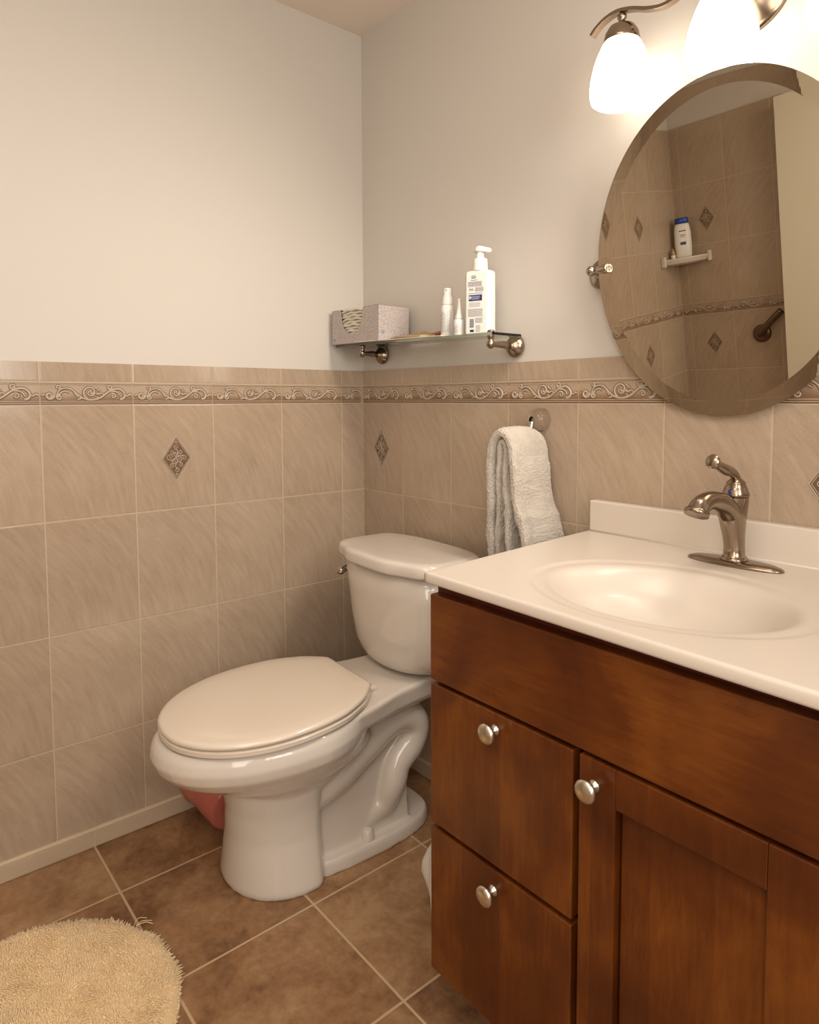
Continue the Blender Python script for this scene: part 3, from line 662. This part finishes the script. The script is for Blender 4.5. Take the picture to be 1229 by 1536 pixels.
for f_, z_, sp_ in [(0.85, 0.1935, 0.6), (1.0, 0.195, 0.85), (1.0, 0.199, 1.0), (0.86, 0.2045, 0.9), (0.55, 0.2080, 0.4), (0.1, 0.2090, 0.1)]:
    rings.append([(0.0150*f_*math.cos(a)+(0.015*sp_*max(0, math.cos(a))**3), 0.0150*f_*math.sin(a)*(1-0.55*max(0, math.cos(a))**2), z_-0.003*max(0, math.cos(a))**4) for a in [2*PI*k/40 for k in range(40)]])
loft(bm, rings)
obj('pump_head', bm, M_WPL, lb, smooth=True)
bm = NB(); yf = -b_-0.0001
def line(bm, x0, x1, z, h=0.0009, y=None): box(bm, x0, x1, (yf if y is None else y)-0.0002, (yf if y is None else y)+0.0003, z, z+h)
random.seed(3)
z = 0.118
def para(bm, x0, x1, ztop, n, dz=0.0021, h=0.0009):
    for k in range(n):
        zz = ztop-k*dz; x = x0
        while x < x1-0.001:
            wd = random.uniform(0.0012, 0.0035); e = min(x+wd, x1-random.uniform(0, 0.002)*(k % 2)); 
            if e > x: line(bm, x, e, zz, h)
            x = e+0.0006
line(bm, -0.013, -0.002, 0.131, 0.0013); line(bm, -0.014, -0.001, 0.1335, 0.0010); line(bm, -0.013, -0.002, 0.1362, 0.0012); line(bm, -0.015, 0.002, 0.1265, 0.0010)
para(bm, -0.022, 0.014, 0.1225, 6); para(bm, -0.020, -0.008, 0.1070, 3); para(bm, -0.004, 0.018, 0.1085, 5); line(bm, -0.021, 0.015, 0.0955, 0.0012)
obj('label_print', bm, M_INK, lb); bm = NB()
para(bm, -0.020, 0.010, 0.0735, 4, 0.0028); para(bm, -0.022, 0.016, 0.0590, 9); para(bm, -0.004, 0.016, 0.0375, 6); para(bm, -0.002, 0.010, 0.0200, 7, 0.0023)
for k in range(12): box(bm, -0.018+0.0, -0.007, yf-0.0002, yf+0.0003, 0.016+k*0.0017, 0.0168+k*0.0017+0.0004*(k % 3))
obj('label_print', bm, M_INK, lb)
bm = NB(); box(bm, -0.020, 0.014, yf-0.0004, yf+0.0003, 0.0785, 0.0925); obj('label_block', bm, M_NAVY, lb); bm = NB(); box(bm, -0.017, -0.007, yf-0.0004, yf+0.0003, 0.006, 0.0115); obj('label_block', bm, M_NAVY, lb)
bm = NB()
for zz in (0.0885, 0.0862, 0.0838, 0.0815): box(bm, -0.012, 0.009-0.002*(zz < 0.085), yf-0.0006, yf-0.0003, zz, zz+0.0009)
lathe(bm, [(0.0042, 0), (0.0040, 0.0007)], 16, (-0.0165, yf+0.0001, 0.0865), '-Y'); obj('label_highlight', bm, simple('label_blue_grey', (0.42, 0.45, 0.6), 0.5), lb)

def small_bottle(name, label, x, y, r, prof, capprof, rot, blackdot=False, ink=(0.25, 0.27, 0.33)):
    t = thing(name, label, 'bottle', (x, y, zs(x)), (0, 0, rot))
    bm = NB(); lathe(bm, prof, 32); obj('body', bm, M_WPL, t, auto=0.7)
    bm = NB(); lathe(bm, capprof, 28); obj('nozzle', bm, M_WPL, t, auto=0.7)
    bm = NB(); H = prof[-3][1]
    for k in range(11):
        a = -PI*0.85+k*0.22; z0 = 0.006+random.uniform(0, 0.006); z1 = H-0.004-random.uniform(0, 0.012)
        zz = z0
        while zz < z1:
            e = zz+random.uniform(0.003, 0.010); e = min(e, z1); rr = r+0.00015
            p = [(rr*math.cos(a+d), rr*math.sin(a+d)) for d in (-0.035, 0.035)]
            v = [bm.verts.new((p[0][0], p[0][1], zz)), bm.verts.new((p[1][0], p[1][1], zz)), bm.verts.new((p[1][0], p[1][1], e)), bm.verts.new((p[0][0], p[0][1], e))]
            bm.faces.new(v); zz = e+0.001
    obj('label_print', bm, simple('small_print', ink, 0.5), t)
    return t
t = small_bottle('spray_bottle', 'white spray bottle with small print, left of the short bottle on the shelf', 0.459, -0.072, 0.0168,
    [(0.0158, 0), (0.0168, 0.0015), (0.0168, 0.071), (0.0155, 0.0765), (0.0130, 0.0795)],
    [(0.0132, 0.0800), (0.0137, 0.0805), (0.0130, 0.098), (0.0100, 0.103), (0.0095, 0.1185), (0.0085, 0.120)], math.radians(10))
bm = NB(); lathe(bm, [(0.0016, 0), (0.0014, 0.0006)], 12, (0.003, -0.0088, 0.1145), '-Y'); obj('spray_hole', bm, M_BLACK, t)
t = small_bottle('nasal_bottle', 'short white bottle with a long pointed nozzle between the spray bottle and the lotion bottle', 0.5095, -0.080, 0.0138,
    [(0.0130, 0), (0.0138, 0.0015), (0.0138, 0.034), (0.0125, 0.038), (0.0095, 0.0405)],
    [(0.0100, 0.0408), (0.0105, 0.0415), (0.0100, 0.0455), (0.0068, 0.055), (0.0042, 0.075), (0.0036, 0.084), (0.0042, 0.0845), (0.0040, 0.0885), (0.002, 0.0895)], 0, ink=(0.35, 0.22, 0.26))

# ------------------------------------------------------------------ towel and suction hook
hk = thing('suction_hook', 'clear plastic suction cup hook on the tiles holding the towel', 'hook', (0.700, 0, 1.030))
bm = NB(); prof = [(0.0275, 0.0006), (0.0280, 0.0016), (0.0272, 0.0032), (0.0266, 0.0120), (0.0245, 0.0200), (0.0200, 0.0270), (0.0125, 0.0320), (0.004, 0.0338)]
inner = [(0.003, 0.0315), (0.0115, 0.0298), (0.0183, 0.0252), (0.0226, 0.0190), (0.0246, 0.0115), (0.0252, 0.0030), (0.0260, 0.0006)]
lathe(bm, prof+inner, 40, (0, 0, 0), '-Y', cap0=False, cap1=False); 
obj('suction_cup', bm, glass_mat('clear_plastic', (1.0, 0.99, 0.97), 0.0, 1.3), hk, smooth=True)
bm = NB(); tube(bm, [(0, -0.0335, -0.004), (0, -0.036, -0.014), (0, -0.042, -0.030), (0, -0.062, -0.0385), (0, -0.118, -0.0375), (0, -0.124, -0.030)], [0.006, 0.006, 0.0055, 0.005, 0.005, 0.005], 12, 30)
obj('peg', bm, M_CHROME, hk, smooth=True)
def terry():
    m = NT('terry_cloth'); x, y, z = m.pos(); n = m.noise(m.obj, 700.0, 2, 0.6); n2 = m.noise(m.obj, 25.0, 3)
    f = m.math('ADD', m.math('MULTIPLY', n, 0.5), m.math('MULTIPLY', n2, 0.5))
    m.base(m.ramp(f, [(0.3, (0.52, 0.455, 0.385)), (0.7, (0.82, 0.74, 0.64))]), rough=0.95); m.b.inputs['Sheen Weight'].default_value = 0.25
    m.bump(n, 0.9, 0.004); return m.m
M_TERRY = terry()
tw = thing('hand_towel', 'off-white terry hand towel hanging over the suction hook beside the vanity', 'towel', (0.700, 0, 1.0))
def towel_layer(name, xl, xr, zl, zr, topz, thk, y0, y1, ph, flare):
    """cross-section swept over the peg: left lobe up, over the top, right lobe down"""
    bm = NB(); path = []; W_ = (xr-xl)/2; cx = (xl+xr)/2
    nL = 34
    for i in range(nL): path.append((xl+0.002*math.sin(i*0.35+ph), zl+(topz-W_*1.7-zl)*i/nL))
    for i in range(15): a = PI-PI*i/14; path.append((cx+W_*math.cos(a), topz-W_*1.7+W_*1.7*math.sin(a)**0.9))
    for i in range(1, nL+1):
        t = i/nL; path.append((xr+flare*t**1.3+0.003*math.sin(i*0.3+ph), topz-W_*1.7-(topz-W_*1.7-zr)*t))
    rings = []; n = len(path); M_ = 60
    for i, (x, z) in enumerate(path):
        a = path[max(i-1, 0)]; b = path[min(i+1, n-1)]; l = math.hypot(b[0]-a[0], b[1]-a[1]); nx, nz = -(b[1]-a[1])/l, (b[0]-a[0])/l
        side = 1 if i > n/2 else -1; s_ = abs(i-n/2)/(n/2)
        dist = abs(z-zl) if side < 0 else abs(z-zr)
        band = -0.0042*math.exp(-((dist-(0.092 if side > 0 else 0.066))/0.011)**2)
        ring = []
        for k in range(M_):
            t = k/M_
            # superellipse cross-section in (y, normal)
            an = 2*PI*t; c_, sn = math.cos(an), math.sin(an)
            yy = (y0+y1)/2+(y1-y0)/2*math.copysign(abs(c_)**0.5, c_)
            o_ = thk/2*math.copysign(abs(sn)**0.6, sn)
            o_ += math.copysign(band, sn)*(abs(sn) > 0.3)
            fold = 0.0055*s_**0.8*math.sin((yy-y0)*52+ph+side*1.2+z*9)*(1 if side > 0 else 0.5)
            yy += s_*(0.010 if side > 0 else 0.004)*math.sin(z*18+ph)*(0.4) - (0.016*s_**2 if side > 0 and c_ < 0 else 0)
            nn = noise.noise(Vector((x*60, yy*60, z*60)))*0.0016
            zt_ = max(0, z-0.93)/0.08; ring.append((x+nx*(o_+fold+nn), min(yy, -0.005), z+nz*(o_+fold+nn)-0.011*zt_*((yy+0.07)/0.06)**2*(1 if yy > -0.07 else 0.35)))
        rings.append([(q[0]-0.700, q[1], q[2]-1.0) for q in ring])
    loft(bm, rings)
    o = obj(name, bm, M_TERRY, tw, smooth=True, sub=2)
    tx = bpy.data.textures.new('terry_pile', 'CLOUDS'); tx.noise_scale = 0.0028
    d = o.modifiers.new('pile', 'DISPLACE'); d.texture = tx; d.strength = 0.0055; d.mid_level = 0.5
    return o
towel_layer('outer_fold', 0.657, 0.722, 0.700, 0.725, 1.006, 0.024, -0.130, -0.007, 0.4, 0.050)
towel_layer('inner_fold', 0.680, 0.699, 0.704, 0.735, 0.985, 0.016, -0.124, -0.014, 1.9, 0.028)

# ------------------------------------------------------------------ toilet  (local: x sideways, -y forward)
to = thing('toilet', 'white two-piece toilet with closed lid against the tiled wall beside the vanity', 'toilet', (0.405, 0, 0), (0, 0, math.radians(-3.0)))
def egg(z, hw, vb, vf, vm=0.50, e1=2.0, e2=2.0, n=56, wb=None):
    """plan outline: back at v=vb (blunter), front tip at v=vf, widest at vm"""
    out = []
    for i in range(n):
        t = 2*PI*i/n; c, s = math.cos(t), math.sin(t)      # s>0 = back
        if s >= 0: x = hw*math.copysign(abs(c)**(2/e1), c); y = -vm+(vm-vb)*abs(s)**(2/e1)
        else: x = hw*math.copysign(abs(c)**(2/e2), c); y = -vm-(vf-vm)*abs(s)**(2/e2)
        out.append((x, y, z))
    return out
bm = NB()
# bowl shell
loft(bm, [egg(0.205, 0.080, 0.38, 0.600, 0.50), egg(0.240, 0.102, 0.35, 0.632, 0.50), egg(0.262, 0.128, 0.32, 0.676, 0.50), egg(0.285, 0.152, 0.29, 0.722, 0.50), egg(0.308, 0.176, 0.31, 0.763, 0.505),
          egg(0.330, 0.190, 0.31, 0.784, 0.51), egg(0.352, 0.195, 0.31, 0.793, 0.51), egg(0.372, 0.191, 0.31, 0.789, 0.51), egg(0.384, 0.182, 0.30, 0.780, 0.51)])
# deck under the tank
def deck(z, w1, w2, vb): return [(-w1, -0.50, z), (w1, -0.50, z), (w2*0.46+w1*0.54, -0.36, z), (w2*0.80+w1*0.20, -0.26, z), (w2, -vb, z), (-w2, -vb, z), (-w2*0.80-w1*0.20, -0.26, z), (-w2*0.46-w1*0.54, -0.36, z)]
loft(bm, [deck(0.330, 0.150, 0.096, 0.150), deck(0.344, 0.180, 0.104, 0.140), deck(0.379, 0.188, 0.107, 0.137), deck(0.384, 0.183, 0.103, 0.141)])
# pedestal
PDX = -0.044
def ped(z, hw, vb, vf): return [(p[0]+PDX*(1-z/0.35), p[1], p[2]) for p in egg(z, hw, vb, vf, 0.49, 3.6, 2.05)]
loft(bm, [ped(0.0, 0.143, 0.440, 0.630), ped(0.012, 0.144, 0.440, 0.632), ped(0.06, 0.132, 0.442, 0.630), ped(0.12, 0.118, 0.444, 0.628), ped(0.18, 0.111, 0.446, 0.630), ped(0.235, 0.108, 0.44, 0.640), ped(0.262, 0.108, 0.43, 0.645)])
# foot
def foot(z, f): return [(p[0]*f, -0.335+(p[1]+0.335)*(1-(1-f)*0.5), z) for p in superel(-0.024, -0.335, z, 0.110, 0.230, 56, 3.0, b2=0.20)]
loft(bm, [foot(0.0, 0.99), foot(0.006, 1.0), foot(0.026, 0.98), foot(0.034, 0.94)])
# web
loft(bm, [[(x*wd, -y, z) for x, y in [(1, 0.19), (1, 0.47), (-1, 0.47), (-1, 0.19)]] for wd, z in [(0.055, 0.02), (0.046, 0.12), (0.046, 0.25), (0.075, 0.34)]])
# trapway on each side
for s in (-1, 1):
    X = 0.046*s
    tube(bm, [(X*0.8, -0.47, 0.170), (X, -0.40, 0.205), (X, -0.325, 0.245), (X, -0.255, 0.285), (X, -0.205, 0.292), (X, -0.172, 0.262), (X, -0.185, 0.222), (X*1.02, -0.225, 0.185), (X*1.05, -0.240, 0.140), (X*0.95-0.012, -0.255, 0.095), (X*0.72-0.016, -0.305, 0.064), (X*0.62-0.018, -0.365, 0.052), (X*0.5-0.020, -0.405, 0.026)],
         [0.034, 0.036, 0.036, 0.038, 0.040, 0.040, 0.039, 0.037, 0.036, 0.036, 0.036, 0.033, 0.025], 20, 90)
    tube(bm, [(X*1.1, -0.47, 0.205), (X*1.25, -0.42, 0.235), (X*1.35, -0.37, 0.280), (X*1.4, -0.335, 0.34)], [0.022, 0.022, 0.020, 0.018], 14, 24)
def lift(bm, k=0.034):
    for v in bm.verts: v.co.z += max(0.0, min(1.0, (v.co.z-0.2)/0.18))*max(0.0, 0.772+v.co.y)*k
lift(bm)
o = obj('bowl', bm, M_PORC, to, smooth=True)
r = o.modifiers.new('fuse', 'REMESH'); r.mode = 'VOXEL'; r.voxel_size = 0.0042; r.use_smooth_shade = True
s = o.modifiers.new('soften', 'SMOOTH'); s.factor = 0.5; s.iterations = 5
for s in (-1, 1):
    bm = NB(); lathe(bm, [(0.0172, 0.0), (0.0170, 0.004), (0.0145, 0.014), (0.0118, 0.022), (0.0100, 0.0245), (0.003, 0.0255)], 28, (0.083*s-0.024, -0.318, 0.0325)); obj('bolt_cap', bm, M_PORC, to, smooth=True)
# seat ring and lid
SEAT = [(0.331, 0.0), (0.3305, 0.060), (0.331, 0.090), (0.335, 0.102), (0.349, 0.118), (0.375, 0.143), (0.410, 0.164), (0.45, 0.181), (0.50, 0.190), (0.55, 0.192), (0.60, 0.187), (0.65, 0.172), (0.695, 0.147), (0.73, 0.115), (0.755, 0.077), (0.768, 0.040), (0.772, 0.0)]
def seat_out(z, g=0.0, n=60):
    """elongated seat outline with a straight-cut back edge"""
    h = spline(SEAT, n); out = []
    full = [(x, -v) for v, x in h]+[(-x, -v) for v, x in h[-2:0:-1]]
    for x, y in full:
        k = 1-g/0.19; kv = 1-g/0.23; out.append((x*k, -0.545+(y+0.545)*kv, z))
    return out
bm = NB(); loft(bm, [seat_out(0.388, 0.004), seat_out(0.3895, 0.0005), seat_out(0.398, 0.0), seat_out(0.4005, 0.003)]); lift(bm, 0.036); obj('seat', bm, M_SEAT, to, auto=0.9)
bm = NB(); loft(bm, [seat_out(0.4025, 0.004), seat_out(0.4038, 0.0005), seat_out(0.409, -0.001), seat_out(0.4135, 0.003), seat_out(0.4155, 0.010), seat_out(0.4172, 0.04), seat_out(0.4180, 0.10)]); lift(bm, 0.042); obj('seat_lid', bm, M_SEAT, to, smooth=True)
for s in (-1, 1):
    bm = NB(); box(bm, 0.072*s-0.009, 0.072*s+0.009, -0.330, -0.300, 0.399, 0.409); obj('hinge', bm, M_SEAT, to, bevel=0.003, segs=3)
# tank
def tank_ring(z, hw, vb, vf, e=3.2, bow=0.018, n=64):
    out = []; hv = (vf-vb)/2; cv = (vf+vb)/2
    for i in range(n):
        t = 2*PI*i/n; c, s = math.cos(t), math.sin(t)
        x = hw*math.copysign(abs(c)**(2/e), c); y = -cv+hv*math.copysign(abs(s)**(2/e), s)
        if s < 0: y -= bow*(1-(x/hw)**2)
        out.append((x, y, z))
    return out
bm = NB()
loft(bm, [tank_ring(0.404, 0.095, 0.09, 0.185, 2.2), tank_ring(0.410, 0.124, 0.07, 0.205, 2.3), tank_ring(0.420, 0.144, 0.058, 0.218, 2.5), tank_ring(0.436, 0.160, 0.050, 0.226, 2.8), tank_ring(0.462, 0.170, 0.046, 0.231, 3.2), tank_ring(0.52, 0.178, 0.044, 0.236, 3.6),
          tank_ring(0.60, 0.185, 0.043, 0.241, 3.8), tank_ring(0.668, 0.190, 0.042, 0.245, 4.0)])
for v in bm.verts: v.co.x -= 0.008
tk = obj('tank', bm, M_PORC, to, smooth=True)
def lid_ring(z, g, n=90):
    out = []; hw = 0.203-g
    # back edge gently bowed, rounded corners, front steps out in the middle (ogee)
    for i in range(n):
        t = 2*PI*i/n; c, s = math.cos(t), math.sin(t); e = 5.0
        x = hw*math.copysign(abs(c)**(2/e), c); y = math.copysign(abs(s)**(2/e), s)
        if s >= 0: y = -0.140+(0.106-g)*y-0.024*abs(x/hw)**3*abs(s)
        else:
            q = abs(x)/hw; st = 1/(1+math.exp((q-0.52)*16))
            y = -0.140+(0.120-g)*y-(0.018*st+0.004*(1-q*q))*min(1, abs(s)*1.6)
        out.append((x, y, z))
    return out
bm = NB(); loft(bm, [lid_ring(0.6685, 0.006), lid_ring(0.6700, 0.001), lid_ring(0.676, 0.0), lid_ring(0.692, 0.0), lid_ring(0.6985, 0.003), lid_ring(0.7015, 0.009), lid_ring(0.7025, 0.02), lid_ring(0.7030, 0.06)])
for v in bm.verts: v.co.x -= 0.008
obj('tank_lid', bm, M_PORC, to, smooth=True)
bm = NB(); tube(bm, [(-0.180, -0.214, 0.622), (-0.199, -0.214, 0.622)], [0.0060, 0.0060], 14)
tube(bm, [(-0.200, -0.200, 0.624), (-0.201, -0.208, 0.623), (-0.201, -0.220, 0.620), (-0.201, -0.232, 0.614), (-0.200, -0.239, 0.611)], [0.005, 0.0125, 0.0105, 0.0110, 0.005], 18, 24)
obj('flush_lever', bm, M_CHROME, to, smooth=True)
bm = NB(); tube(bm, [(-0.150, -0.020, 0.16), (-0.152, -0.055, 0.165), (-0.150, -0.075, 0.20), (-0.140, -0.085, 0.30), (-0.115, -0.09, 0.425)], 0.006, 12, 30)
lathe(bm, [(0.022, 0.0005), (0.020, 0.004), (0.010, 0.006)], 20, (-0.150, -0.0165, 0.16), '-Y'); obj('supply_pipe', bm, simple('brass', (0.55, 0.36, 0.10), 0.3, 0.9), to, smooth=True)

# ------------------------------------------------------------------ pink pail behind the toilet
def pail_mat():
    m = NT('pink_plastic'); m.pos(); f = m.noise(m.obj, 14, 3); m.base(m.mix(f, (0.48, 0.12, 0.09), (0.58, 0.19, 0.14)), rough=0.25); m.b.inputs['Subsurface Weight'].default_value = 0.2; m.b.inputs['Subsurface Radius'].default_value = (0.02, 0.006, 0.005); return m.m
pl = thing('pail', 'small pink plastic pail lying on its side between the toilet and the left wall', 'pail', (0.024, -0.524, 0.0))
bm = NB(); R0, R1, Ln = 0.082, 0.060, 0.155; dirv = Vector((0.97, -0.05, -0.135)).normalized(); c0 = Vector((0.0, 0.0, R0+0.0045))
pr = [(R0+0.004, 0.0), (R0+0.0045, 0.003), (R0+0.004, 0.008), (R0+0.0005, 0.009), (R0-0.001, 0.02), (R1+0.003, Ln-0.01), (R1, Ln-0.002), (R1-0.006, Ln), (0.002, Ln-0.001)]
pi_ = [(0.002, Ln-0.004), (R1-0.006, Ln-0.003), (R1-0.002, Ln-0.012), (R0-0.003, 0.01), (R0-0.001, 0.0)]
q = Vector((1, 0, 0)).rotation_difference(dirv)
lathe(bm, pr+pi_, 44, (0, 0, 0), 'X', cap0=False, cap1=False)
for v in bm.verts: v.co = (q @ v.co)+c0
mz = min(v.co.z for v in bm.verts)
for v in bm.verts: v.co.z -= mz-0.0005
obj('bucket', bm, pail_mat(), pl, smooth=True)

# ------------------------------------------------------------------ waste bin with white liner
wb = thing('waste_bin', 'small bin with a white plastic liner on the floor between toilet and vanity', 'bin', (0.800, -0.325, 0))
bm = NB(); lathe(bm, [(0.060, 0), (0.062, 0.003), (0.074, 0.200), (0.076, 0.205), (0.073, 0.205), (0.059, 0.006), (0.002, 0.005)], 40, cap1=False); obj('bin', bm, simple('bin_plastic', (0.55, 0.5, 0.43), 0.5, var=0.03), wb, smooth=True)
bm = NB(); rings = []
for r_, z_, am, fl in [(0.072, 0.19, 0.0, 0), (0.075, 0.208, 0.0005, 0), (0.078, 0.206, 0.001, 0), (0.079, 0.185, 0.002, 0.004), (0.080, 0.160, 0.003, 0.018), (0.080, 0.135, 0.003, 0.032), (0.080, 0.115, 0.003, 0.038), (0.079, 0.095, 0.003, 0.026), (0.078, 0.075, 0.003, 0.010), (0.077, 0.062, 0.003, 0.0)]:
    ring = []
    for k in range(120):
        a = 2*PI*k/120; d = math.atan2(math.sin(a-PI*1.08), math.cos(a-PI*1.08)); b = fl*math.exp(-(d/0.30)**2)
        rr_ = r_+am*math.sin(13*a+z_*40)+b; ring.append((rr_*math.cos(a), rr_*math.sin(a), z_+am*0.6*math.sin(7*a)))
    rings.append(ring)
loft(bm, rings, False, False)
def liner():
    m = NT('thin_liner'); m.pos(); m.base((0.80, 0.76, 0.70), rough=0.35); m.b.inputs['Alpha'].default_value = 0.88; return m.m
o = obj('liner', bm, liner(), wb, smooth=True)

# ------------------------------------------------------------------ bath mat
mt = thing('bath_mat', 'round shaggy cream bath mat on the floor at the lower left', 'bath mat', (0.455, -1.050, 0))
def mat_mat(name, c0, c1):
    m = NT(name); m.pos(); n = m.noise(m.obj, 30.0, 4, 0.6); n2 = m.noise(m.obj, 420.0, 2)
    f = m.math('ADD', m.math('MULTIPLY', n, 0.5), m.math('MULTIPLY', n2, 0.5)); m.base(m.ramp(f, [(0.3, c0), (0.7, c1)]), rough=0.95); m.b.inputs['Sheen Weight'].default_value = 0.3; return m.m
RM = 0.252
bm = NB(); lathe(bm, [(RM, 0.0005), (RM+0.003, 0.004), (RM-0.004, 0.010), (RM-0.02, 0.012), (0.002, 0.012)], 90); obj('backing', bm, mat_mat('mat_base', (0.62, 0.44, 0.24), (0.74, 0.56, 0.33)), mt, smooth=True)
bm = NB(); random.seed(11)
M_PILE = mat_mat('mat_pile', (0.76, 0.54, 0.29), (0.90, 0.70, 0.43))
stp = 0.0037; k = 0
yy = -RM
while yy < RM:
    xx = -RM+(0.5*stp if k % 2 else 0); k += 1
    while xx < RM:
        x = xx+random.uniform(-.4, .4)*stp; y = yy+random.uniform(-.4, .4)*stp; rr_ = math.hypot(x, y)
        if rr_ < RM+0.002:
            ed = max(0, (rr_-(RM-0.02))/0.022)
            lean = Vector((random.uniform(-.6, .6), random.uniform(-.6, .6), 0))*0.005+Vector((x, y, 0))/max(rr_, .01)*ed*0.006+Vector((noise.noise(Vector((x*14, y*14, 0))), noise.noise(Vector((x*14, y*14, 5))), 0))*0.008
            h = random.uniform(0.0045, 0.0070)*(1-0.45*ed); b0 = 0.010-0.006*ed; r0 = random.uniform(0.0014, 0.0020)
            a0 = random.uniform(0, 6.28); P0 = Vector((x, y, b0)); P1 = P0+lean*0.5+Vector((0, 0, h*0.65)); P2 = P0+lean+Vector((0, 0, h*0.9))
            R = []
            for P_, r_ in ((P0, r0), (P1, r0*1.05), (P2, r0*0.6)):
                R.append([bm.verts.new(P_+Vector((math.cos(a0+2.094*j), math.sin(a0+2.094*j), 0))*r_) for j in range(3)])
            for a_, b__ in ((R[0], R[1]), (R[1], R[2])):
                for j in range(3): bm.faces.new((a_[j], a_[(j+1) % 3], b__[(j+1) % 3], b__[j]))
            bm.faces.new(R[2])
        xx += stp
    yy += stp
o = obj('pile', bm, M_PILE, mt, smooth=True); o['kind'] = 'stuff'
bm = NB()
for a, b, c in [((-0.115, 0.225, 0.012), (-0.122, 0.240, 0.010), (-0.118, 0.258, 0.004)), ((-0.115, 0.225, 0.012), (-0.112, 0.243, 0.012), (-0.108, 0.256, 0.004)), ((-0.118, 0.222, 0.012), (-0.135, 0.236, 0.010), (-0.132, 0.252, 0.004))]:
    tube(bm, [a, b, c], 0.0007, 5, 8)
obj('loose_thread', bm, M_PILE, mt)

# ------------------------------------------------------------------ shower things seen in the mirror
cs_ = thing('corner_shelf', 'white ceramic corner shelf in the shower seen in the mirror', 'shelf', (0.0, YF, 1.315))
bm = NB()
def cshelf(z, r): return [(0.0005, 0.0005, z)]+[(0.0005+max(0.0, r*math.sin(PI/2*k/16)), 0.0005+r*math.cos(PI/2*k/16), z) for k in range(17)]
loft(bm, [cshelf(-0.004, 0.120), cshelf(0.004, 0.146), cshelf(0.023, 0.157), cshelf(0.028, 0.153)]); obj('tray', bm, M_PORC, cs_, bevel=0.002)
bm = NB(); box(bm, 0.150, 0.165, 0.0005, 0.022, -0.006, 0.042); obj('end_block', bm, M_PORC, cs_, bevel=0.004)
bm = NB(); box(bm, 0.0005, 0.022, 0.150, 0.165, -0.006, 0.042); obj('end_block', bm, M_PORC, cs_, bevel=0.004)
sb = thing('shampoo_bottle', 'white shampoo bottle with a blue cap on the shower corner shelf in the mirror', 'bottle', (0.056, YF+0.052, 1.3435), (0, 0, math.radians(-30)))
sb.scale = (1.22, 1.1, 1.12)
bm = NB(); rings = []
for z, a, b in [(0, 0.026, 0.016), (0.004, 0.029, 0.018), (0.05, 0.031, 0.019), (0.10, 0.030, 0.019), (0.125, 0.027, 0.0175), (0.135, 0.024, 0.016)]:
    rings.append(superel(0, 0, z, a, b, 40, 2.4))
loft(bm, rings); obj('body', bm, M_WPL, sb, smooth=True)
bm = NB(); loft(bm, [superel(0, 0, 0.1355, 0.0235, 0.0155, 40, 2.4), superel(0, 0, 0.1365, 0.0245, 0.0165, 40, 2.4), superel(0, 0, 0.156, 0.0235, 0.0155, 40, 2.4), superel(0, 0, 0.159, 0.021, 0.0135, 40, 2.4)]); obj('cap', bm, simple('blue_cap', (0.015, 0.05, 0.28), 0.3), sb, smooth=True)
bm = NB()
for z, x0, x1, h in [(0.104, -0.012, 0.012, 0.004), (0.090, -0.009, 0.009, 0.002), (0.085, -0.010, 0.010, 0.002), (0.080, -0.007, 0.007, 0.0015)]: box(bm, x0, x1, 0.0185, 0.0200, z, z+h)
obj('label_print', bm, simple('maroon_print', (0.16, 0.03, 0.05), 0.5), sb)
bm = NB(); box(bm, -0.010, 0.010, 0.0185, 0.0203, 0.050, 0.062); obj('label_block', bm, M_NAVY, sb)
tv = thing('travel_bottle', 'tiny clear bottle with an upturned cap beside the shampoo in the shower', 'bottle', (0.022, YF+0.088, 1.3435))
bm = NB(); lathe(bm, [(0.010, 0), (0.0105, 0.001), (0.0105, 0.016), (0.0100, 0.017)], 24); obj('cap', bm, M_WPL2, tv, auto=0.6)
bm = NB(); lathe(bm, [(0.0085, 0.0172), (0.0095, 0.020), (0.0085, 0.034), (0.004, 0.040), (0.0035, 0.046), (0, 0.047)], 24); obj('body', bm, simple('amber_clear', (0.40, 0.25, 0.12), 0.15), tv, smooth=True)
gb = thing('grab_bar', 'dark bronze grab bar slanting up the shower wall in the mirror', 'grab bar', (0.365, YF, 0.955))
M_DBR = metal('dark_bronze', (0.17, 0.12, 0.09), 0.3)
bm = NB(); lathe(bm, [(0.0400, 0.0), (0.0400, -0.004), (0.0360, -0.009), (0.0200, -0.012)], 36, (0, 0.0003, 0), '-Y'); obj('flange', bm, M_DBR, gb, smooth=True)
bm = NB(); tube(bm, [(0, 0.004, 0), (0.001, 0.024, 0.001), (0.010, 0.040, 0.010), (0.045, 0.046, 0.043), (0.1035, 0.046, 0.098)], [0.0145]*5, 20, 40); obj('bar', bm, M_DBR, gb, smooth=True)
